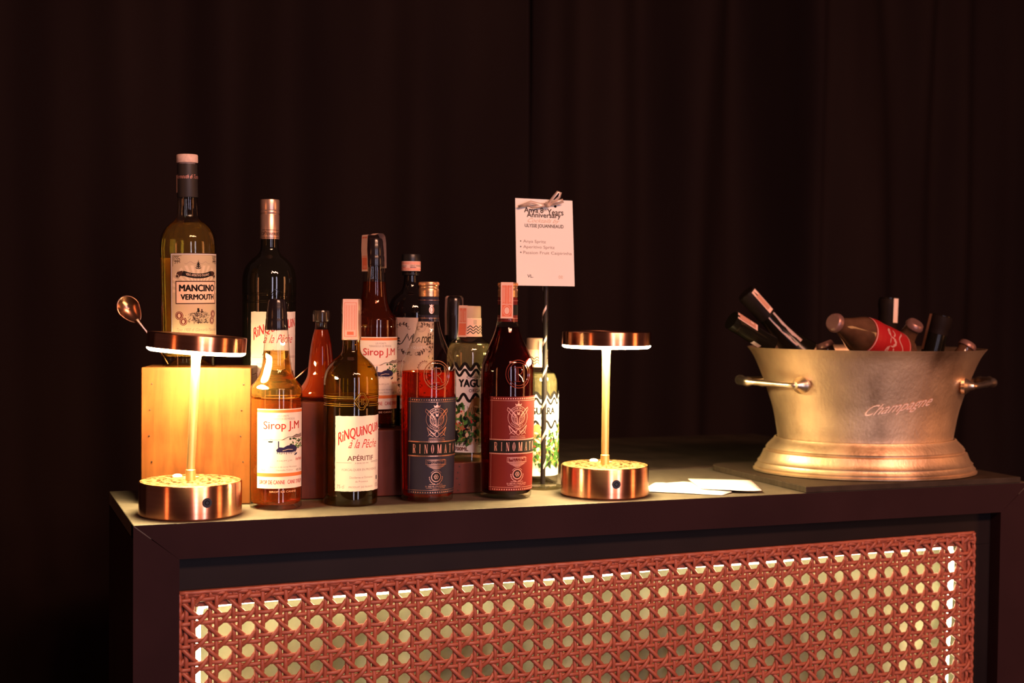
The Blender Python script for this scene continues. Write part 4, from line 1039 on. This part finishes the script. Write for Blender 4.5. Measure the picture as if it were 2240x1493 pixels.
for f in bm.faces:
    if f.normal.dot(nrm) < 0: f.normal_flip()
bm.to_mesh(sh.data); bm.free()
md = sh.modifiers.new('thickness', 'SOLIDIFY'); md.thickness = 0.0007; md.offset = -1
b = MB()
def rib(path, wd, tw=0.0):
    pts = [crel(*px(x, y), e) for x, y, e in path]; vs = []
    for i, p in enumerate(pts):
        d = (pts[min(i + 1, len(pts) - 1)] - pts[max(i - 1, 0)]).normalized(); s_ = d.cross(nrm).normalized() * math.cos(tw + i * .15) + nrm * math.sin(tw + i * .15)
        vs += [p - s_ * wd / 2, p + s_ * wd / 2]
    b.add(vs, [(2 * i, 2 * i + 1, 2 * i + 3, 2 * i + 2) for i in range(len(pts) - 1)])
rib([(600, 290, .004), (640, 250, .007), (700, 170, .009), (750, 110, .010), (790, 120, .009), (770, 180, .007), (700, 240, .006), (640, 290, .004)], .0042)
rib([(610, 280, .004), (700, 250, .008), (815, 215, .010), (825, 240, .009), (720, 275, .006), (640, 295, .004)], .0040, .3)
rib([(600, 285, .004), (500, 290, .006), (380, 265, .008), (300, 300, .007), (210, 335, .005)], .0042, -.2)
rib([(600, 295, .004), (500, 320, .006), (400, 335, .007), (350, 310, .006), (240, 325, .005)], .0040, .5)
b.tube([crel(*px(585, 275), .005), crel(*px(610, 285), .007), crel(*px(625, 305), .005)], .0030, 8)
o = b.build('bow', silver, card); o['label'] = 'silver ribbon bow'
md = o.modifiers.new('thickness', 'SOLIDIFY'); md.thickness = 0.0003

# ------------------------------------------------------------------ bar spoon
sp = thing('bar_spoon', 'copper bar spoon with its bowl up, leaning behind the honey coloured crate', 'spoon', (0.06, 0.262, CT))
spm = mat('spoon_copper', (0.55, 0.28, 0.18), 0.25, 1.0)
bowl_c = at_y(282, 674, 0.2850); bowl_e = at_y(312, 716, 0.2790)
ax = (bowl_e - bowl_c).normalized(); side = ax.cross((CAM - bowl_c).normalized()).normalized(); front = side.cross(ax).normalized()
if front.dot(CAM - bowl_c) < 0: front = -front
vs = []; fs = []; NU, NV = 24, 10
Lb, Wb = 0.0185, 0.0150
for j in range(NV + 1):
    rj = j / NV
    for i in range(NU):
        a = 2 * PI * i / NU; cu, su = math.cos(a), math.sin(a)
        lx = cu * Lb * rj * (1.25 if cu > 0 else 1.0); wx = su * Wb * rj * (1 - .30 * max(cu, 0) * rj)
        vs.append(bowl_c + ax * lx + side * wx - front * (0.0065 * (1 - rj * rj)))
for j in range(NV):
    for i in range(NU): fs.append((j * NU + i, j * NU + (i + 1) % NU, (j + 1) * NU + (i + 1) % NU, (j + 1) * NU + i))
b = MB(); b.add([v - sp.location for v in vs], fs); o = b.build('spoon_bowl', spm, sp); md = o.modifiers.new('thickness', 'SOLIDIFY'); md.thickness = 0.001; md.offset = 1
hp = [bowl_c + ax * (Lb * 1.02), bowl_c + ax * (Lb * 1.35), at_y(318, 722, .279), at_y(340, 752, .2755), at_y(362, 786, .272)]
dirn = (hp[-1] - hp[-2]).normalized(); tcount = (hp[-1].z - (CT + .003)) / -dirn.z
hp2 = [hp[-1] + dirn * (tcount * q / 8) for q in range(1, 9)]
b = MB(); pp = [p - sp.location for p in hp + hp2]; b.tube(pp, [.0045, .0030, .0024, .0020, .0019] + [.0018] * 8, 10, 0, True); b.build('handle', spm, sp)
# thin stirrer beside the orange syrup
a_, c_ = at_y(678, 800, .205), at_y(640, 833, .2020)
d_ = (a_ - c_).normalized(); tt = (c_.z - (CT + .1312)) / d_.z
b = MB(); st0 = c_ - d_ * tt
b.tube([st0, c_, a_], .0011, 8); tag(b.build('stirrer', spm), 'thin copper stirrer leaning against the orange syrup bottle', 'stirrer')

# ------------------------------------------------------------------ paper napkins
nap = mat('napkin_paper', (0.82, 0.80, 0.74), 0.8)
def napkin(pts, z, label, sag=0.0):
    n = len(pts); cx_ = sum(p[0] for p in pts) / n; cy_ = sum(p[1] for p in pts) / n
    b = MB(); vs = [(cx_, cy_, CT + z + .0012)]; fs = []
    m_ = 6
    ring0 = []
    for r_ in range(1, 5):
        for k in range(n * m_):
            a, c = pts[k // m_], pts[(k // m_ + 1) % n]; t = (k % m_) / m_
            x, y = a[0] + (c[0] - a[0]) * t, a[1] + (c[1] - a[1]) * t
            q = r_ / 4; vs.append((cx_ + (x - cx_) * q, cy_ + (y - cy_) * q, CT + z + .0012 * (1 + .7 * math.sin(7 * q + k * .7)) * (1 if r_ < 4 else .5)))
    N_ = n * m_
    for k in range(N_): fs.append((0, 1 + k, 1 + (k + 1) % N_))
    for r_ in range(3):
        for k in range(N_): fs.append((1 + r_ * N_ + k, 1 + (r_ + 1) * N_ + k, 1 + (r_ + 1) * N_ + (k + 1) % N_, 1 + r_ * N_ + (k + 1) % N_))
    b.add(vs, fs); o = b.build('paper_napkin', nap); md = o.modifiers.new('thickness', 'SOLIDIFY'); md.thickness = .0006; md.offset = 1
    tag(o, label, 'napkin')
napkin([(.7125, .0700), (.7361, .1199), (.7654, .1524), (.7738, .1393), (.8121, .1542), (.850, .110), (.822, .030), (.795, .0106)], .0003, 'crumpled white paper napkin touching the base of the lamp with the level head')
napkin([(.8200, .1549), (.9069, .1203), (.8608, .0140), (.8264, .0235), (.790, .060)], .0032, 'flat white paper napkin lying nearest the champagne bucket')

# ------------------------------------------------------------------ champagne bucket
BC = Vector((1.116, 0.131, CT + 0.0092)); BROT = math.radians(-15.5)
pewter = mat('hammered_pewter', (0.70, 0.56, 0.40), 0.36, 1.0)
noise_color(pewter, [(0.32, (0.26, 0.165, 0.095)), (0.48, (0.66, 0.47, 0.30)), (0.66, (0.88, 0.66, 0.42))], 14, 9, (1, 1, 0.6), 0.40, 260, 0.0010)
vv = N(pewter, 'ShaderNodeTexNoise'); vv.inputs['Scale'].default_value = 9; vv.inputs['Detail'].default_value = 5; L(pewter, coords(pewter), vv.inputs['Vector'])
mr = N(pewter, 'ShaderNodeMapRange'); mr.inputs['To Min'].default_value = 0.40; mr.inputs['To Max'].default_value = 0.62; L(pewter, vv.outputs[0], mr.inputs[0]); L(pewter, mr.outputs[0], BS(pewter).inputs['Roughness'])
bk = thing('champagne_bucket', 'oval hammered pewter bucket full of bottles on the thin dark board', 'bucket', tuple(BC), BROT)
S_ = 0.1725 / 238.0 ; K2 = 0.128 / 0.1725
zz = lambda y: (1032 - y) * 0.000706
body = [(188, 966), (187.5, 962), (188.5, 950), (191, 935), (195, 912), (200, 890), (207, 868), (214, 848), (223, 824), (231.5, 803), (240, 784), (248, 771), (254, 763.5), (255.6, 761.5)]
body_in = [(253.5, 761.8), (246, 771.5), (238, 784), (229, 803), (220, 824), (211, 848), (204, 868), (192, 912), (186, 945), (0, 950)]
b = MB(); b.lathe([(0, zz(962))] + smooth_prof([(r * S_, zz(y)) for r, y in body], 3) + [(r * S_, zz(y)) for r, y in body_in], 96, 0, 1.0, K2); bo = b.build('bucket_body', pewter, bk, auto=50)
foot = [(232, 1032), (238.5, 1030.5), (239, 1027), (234.5, 1025.2), (234.5, 1023.5), (235.5, 1021), (232.5, 1018), (229.5, 1014), (229, 1012.5), (230, 1010), (225.5, 1006.5), (222, 1000), (219, 993), (217.5, 988), (211.5, 985), (211.5, 983), (212.5, 980.5), (208, 974), (200, 966), (196, 962), (194, 958.5), (190, 958)]
b = MB(); b.lathe([(0, zz(1029))] + [(r * S_, zz(y)) for r, y in foot] , 96, 0, 1.0, K2 * 1.02); b.build('foot', pewter, bk, auto=35)
# handles on the two short ends
def body_r(y): 
    ys = [q[1] for q in body][::-1]; rs = [q[0] for q in body][::-1]; return float(np.interp(y, ys, rs))
for sg in (-1, 1):
    zr_ = zz(838); rr_ = body_r(838) * S_
    def el(t, k=1.0): a = math.radians(t); return Vector((sg * rr_ * math.cos(a) * k, rr_ * K2 * math.sin(a) * k, 0))
    f_, k_ = el(-38, 1.02), el(38, 1.02)
    pts = [f_ + Vector((0, 0, zr_)), f_ * 1.0 + Vector((sg * .015, -.003, zr_)), Vector((sg * (rr_ + .018), -.040, zr_ + .001)), Vector((sg * (rr_ + .036), -.022, zr_ + .002)), Vector((sg * (rr_ + .040), 0, zr_ + .003)), Vector((sg * (rr_ + .036), .022, zr_ + .002)), Vector((sg * (rr_ + .018), .040, zr_ + .001)), k_ + Vector((sg * .015, .003, zr_)), k_ + Vector((0, 0, zr_))]
    q3 = []
    for i in range(len(pts) - 1):
        p0, p1, p2, p3 = pts[max(i - 1, 0)], pts[i], pts[i + 1], pts[min(i + 2, len(pts) - 1)]
        for s_ in range(5):
            t = s_ / 5; q3.append(0.5 * (2 * p1 + (p2 - p0) * t + (2 * p0 - 5 * p1 + 4 * p2 - p3) * t * t + (-p0 + 3 * p1 - 3 * p2 + p3) * t ** 3))
    q3.append(pts[-1]); n = len(q3)
    rad = [0.0046 + (0.0022 if abs(i / (n - 1) - .5) < .16 else 0) + (0.0010 * (1 if (i % 5 in (0,)) and abs(i / (n - 1) - .5) < .3 else 0)) for i in range(n)]
    b = MB(); b.tube(q3, rad, 14, 0, True, up=(0, 0, 1))
    for e_ in (f_, k_):
        d_ = e_.normalized(); c_ = e_ * .985 + Vector((0, 0, zr_))
        n0 = len(b.v); b.lathe([(0, -.002), (.0125, -.002), (.0130, .003), (.0105, .0065), (.0075, .010), (.0055, .016), (0, .017)], 20)
        mx = Matrix.Translation(c_) @ Vector((d_.x, d_.y, 0)).to_track_quat('Z', 'Y').to_matrix().to_4x4() @ Matrix.Diagonal((1.25, 1.0, 1, 1))
        for q in range(n0, len(b.v)): b.v[q] = tuple(mx @ Vector(b.v[q]))
    b.build('handle', mat('handle_pewter', (0.80, 0.64, 0.48), 0.3, 1.0), bk)
# engraved word
A = Art()
def champ(a, b_): return (-60 + a * 130 + b_ * 12, 908 - a * 24 - b_ * 30)
A.text('Champagne', 0, 0, 0, 0, mat('engraving', (0.88, 0.66, 0.54), 0.5, 0.3), -0.004, .35, champ)
th0 = math.atan2(CAM.y - BC.y, CAM.x - BC.x) - BROT
def bfn(u, y, e):
    rr_ = body_r(y) * S_; a = th0 + math.radians(22) + u * S_ / (rr_ * .9)
    p = Vector((rr_ * math.cos(a), rr_ * K2 * math.sin(a), zz(y))); nn = Vector((math.cos(a) * K2, math.sin(a), 0)).normalized()
    return p + nn * (.0007)
A.build('engraved_word', bfn, bk, 2.0)

# ------------------------------------------------------------------ bottles in the bucket
def along(name, label, top_px, low_px, ytop, ylow, prof, m, group, cat='bottle', length=9.0):
    prof = [q for q in prof if q[1] <= length]
    """bottle whose neck end is at the first point and whose axis runs to the second; prof = (radius, distance from the mouth)"""
    T = at_y(*top_px, ytop); Lw = at_y(*low_px, ylow); d = (T - Lw).normalized()
    o = thing(name, label, cat, tuple(T), 0, group)
    q = d.to_track_quat('Z', 'X'); o.rotation_euler = q.to_euler()
    # turn so that local +X faces the camera
    R3 = q.to_matrix(); v = R3.inverted() @ (CAM - T); o.rotation_euler = (R3 @ Matrix.Rotation(math.atan2(v.y, v.x), 3, 'Z')).to_euler()
    b = MB(); b.lathe([(0, 0)] + smooth_prof([(r, -z) for r, z in prof], 3) + [(0, -prof[-1][1])], 40); b.build('glass_body', m, o, auto=50)
    return o
def piece(o, name, prof, m, label=None):
    b = MB(); b.lathe([(r, -z) for r, z in prof], 36); q = b.build(name, m, o)
    if label: q['label'] = label
    return q
def paper(o, name, ph, half, z0, z1, rfun, m, art=None):
    A = Art(); n = 8
    for k in range(n): A.rect(-half, z0 + (z1 - z0) * k / n, half, z0 + (z1 - z0) * (k + 1) / n, m)
    A.up()
    if art: art(A)
    def fn(u, z, e):
        r = rfun(z) + .0006 + e * 1.5; a = math.radians(ph) + u / r; return (r * math.cos(a), r * math.sin(a), -z)
    return A.build(name, fn, o, .002)
wineg = mat('champagne_glass', (0.006, 0.005, 0.003), 0.2, spec=0.22)
foilk = mat('black_foil', (0.009, 0.005, 0.004), 0.6, spec=0.12)
champ_prof = [(.0145, 0), (.0148, .010), (.0140, .018), (.0140, .060), (.0150, .080), (.0200, .105), (.030, .135), (.0395, .165), (.041, .175)]
def rch(z): return float(np.interp(z, [q[1] for q in champ_prof], [q[0] for q in champ_prof]))
def pt_art(h):
    def f(A):
        A.rect(-h * .75, .004, h * .75, .014, STRED); A.rect(-h * .75, .015, h * .75, .030, STRED); A.up(); A.disc(0, .009, h * .3, STRIP, .0035)
    return f
G = 'wine bottles chilling in the bucket'; BST = ink('faded_strip_red', (0.55, 0.27, 0.18))
o1 = along('champagne_bottle', 'dark champagne bottle with a long pale neck strip leaning furthest up over the left rim', (1632, 640), (1756, 780), .215, .200, champ_prof, wineg, G, length=.14)
piece(o1, 'foil_capsule', [(0, -.0006), (.0140, -.0005), (.0156, .002), (.0157, .012), (.0148, .020), (.0150, .046), (.0155, .050)], foilk)
paper(o1, 'tax_strip', 42, .0052, .002, .046, lambda z: .0158, STRIP, lambda A: A.rect(-.0036, .012, .0036, .040, BST))
paper(o1, 'neck_label', 30, .0075, .050, .112, rch, mat('pale_neck_label', (0.50, 0.38, 0.36), .6))
o2 = along('champagne_bottle', 'dark wine bottle with a square pink tax strip poking lowest over the left rim', (1600, 700), (1740, 790), .168, .168, champ_prof, wineg, G, length=.10)
paper(o2, 'tax_strip', 62, .0085, .001, .040, lambda z: .0150, STRIP, lambda A: (A.rect(-.0065, .004, .0065, .036, BST), A.up(), A.disc(0, .028, .0028, STRIP, .004)))
paper(o2, 'neck_label', -50, .004, .045, .060, rch, mat('pale_neck_label', (0.50, 0.38, 0.36), .6))
o3 = along('champagne_bottle', 'black foiled champagne neck with one upright pale strip behind the soda bottles', (1944, 651), (1938, 790), .205, .205, champ_prof, wineg, G, length=.11)
piece(o3, 'foil_capsule', [(0, -.0006), (.0130, -.0005), (.0156, .003), (.0165, .012), (.0150, .020), (.0154, .060), (.0162, .075)], foilk)
paper(o3, 'tax_strip', 46, .0050, .001, .040, lambda z: .0166, mat('pale_strip', (0.78, 0.60, 0.50), .6))
o4 = along('champagne_bottle', 'dark bottle neck with a copper edged capsule at the right side of the bucket', (2060, 690), (2030, 810), .110, .118, [(.0165, 0), (.0170, .012), (.0155, .022), (.0165, .045), (.0185, .07), (.026, .10)], wineg, G)
piece(o4, 'foil_capsule', [(0, -.0006), (.0150, -.0005), (.0176, .002), (.0178, .014), (.0160, .020), (.0162, .030)], foilk)
paper(o4, 'tax_strip', -62, .0040, .001, .058, lambda z: .0182, mat('copper_strip', (0.50, 0.24, 0.13), .4, .4))
# soda bottles
soda_prof = [(.0125, 0), (.0130, .006), (.0120, .008), (.0120, .016), (.0150, .030), (.0220, .052), (.0290, .072), (.0310, .090), (.0300, .110), (.0310, .130), (.0305, .18)]
def rso(z): return float(np.interp(z, [q[1] for q in soda_prof], [q[0] for q in soda_prof]))
cola = mat('cola_glass', (0.10, 0.05, 0.03), 0.10, spec=0.7); noise_color(cola, [(0.3, (0.030, 0.013, 0.007)), (0.7, (0.115, 0.055, 0.028))], 25, 3)
crown = mat('crown_cap', (0.25, 0.13, 0.11), 0.35, 0.5)
sred = ink('soda_red', (0.34, 0.014, 0.016), 0.4); swht = ink('soda_white', (0.50, 0.27, 0.24))
def soda(label, tp_, lp, yt, yl, lab_ph, length=9.0):
    o = along('soda_bottle', label, tp_, lp, yt, yl, soda_prof, cola, 'soda bottles chilling in the bucket', length=length)
    piece(o, 'crown_cap', [(0, -.0032), (.0110, -.0030), (.0128, -.0015), (.0145, .004), (.0142, .006), (.0125, .006)], crown)
    def art(A):
        A.line([(-.030 + .0035 * q, .110 + .010 * math.sin(q * .75)) for q in range(18)], .0042, swht)
        A.line([(-.030 + .0035 * q, .134 + .006 * math.sin(q * .75 + 1.2)) for q in range(18)], .0022, swht)
        for q in range(4): A.arc(-.022 + q * .015, .112, .0065, 40, 320, .0026, swht)
        A.frame(-.043, .071, .043, .160, .0016, swht)
    if length > .17: paper(o, 'label', lab_ph, .044, .070, .162, rso, sred, art)
    return o
soda('soda bottle lying across the bucket with its red and white label showing', (1824, 704), (2010, 795), .050, .130, 10)
soda('soda bottle propped with its cap tipped right, behind the lying soda bottle', (2003, 708), (1940, 800), .115, .165, -30, .075)
soda('soda bottle showing only a pale crown cap edge over the right rim', (2118, 753), (2070, 830), .080, .085, 0, .055)
soda('soda bottle almost sunk in the bucket with a red and white cap showing', (1803, 752), (1835, 830), .165, .150, 0, .075)
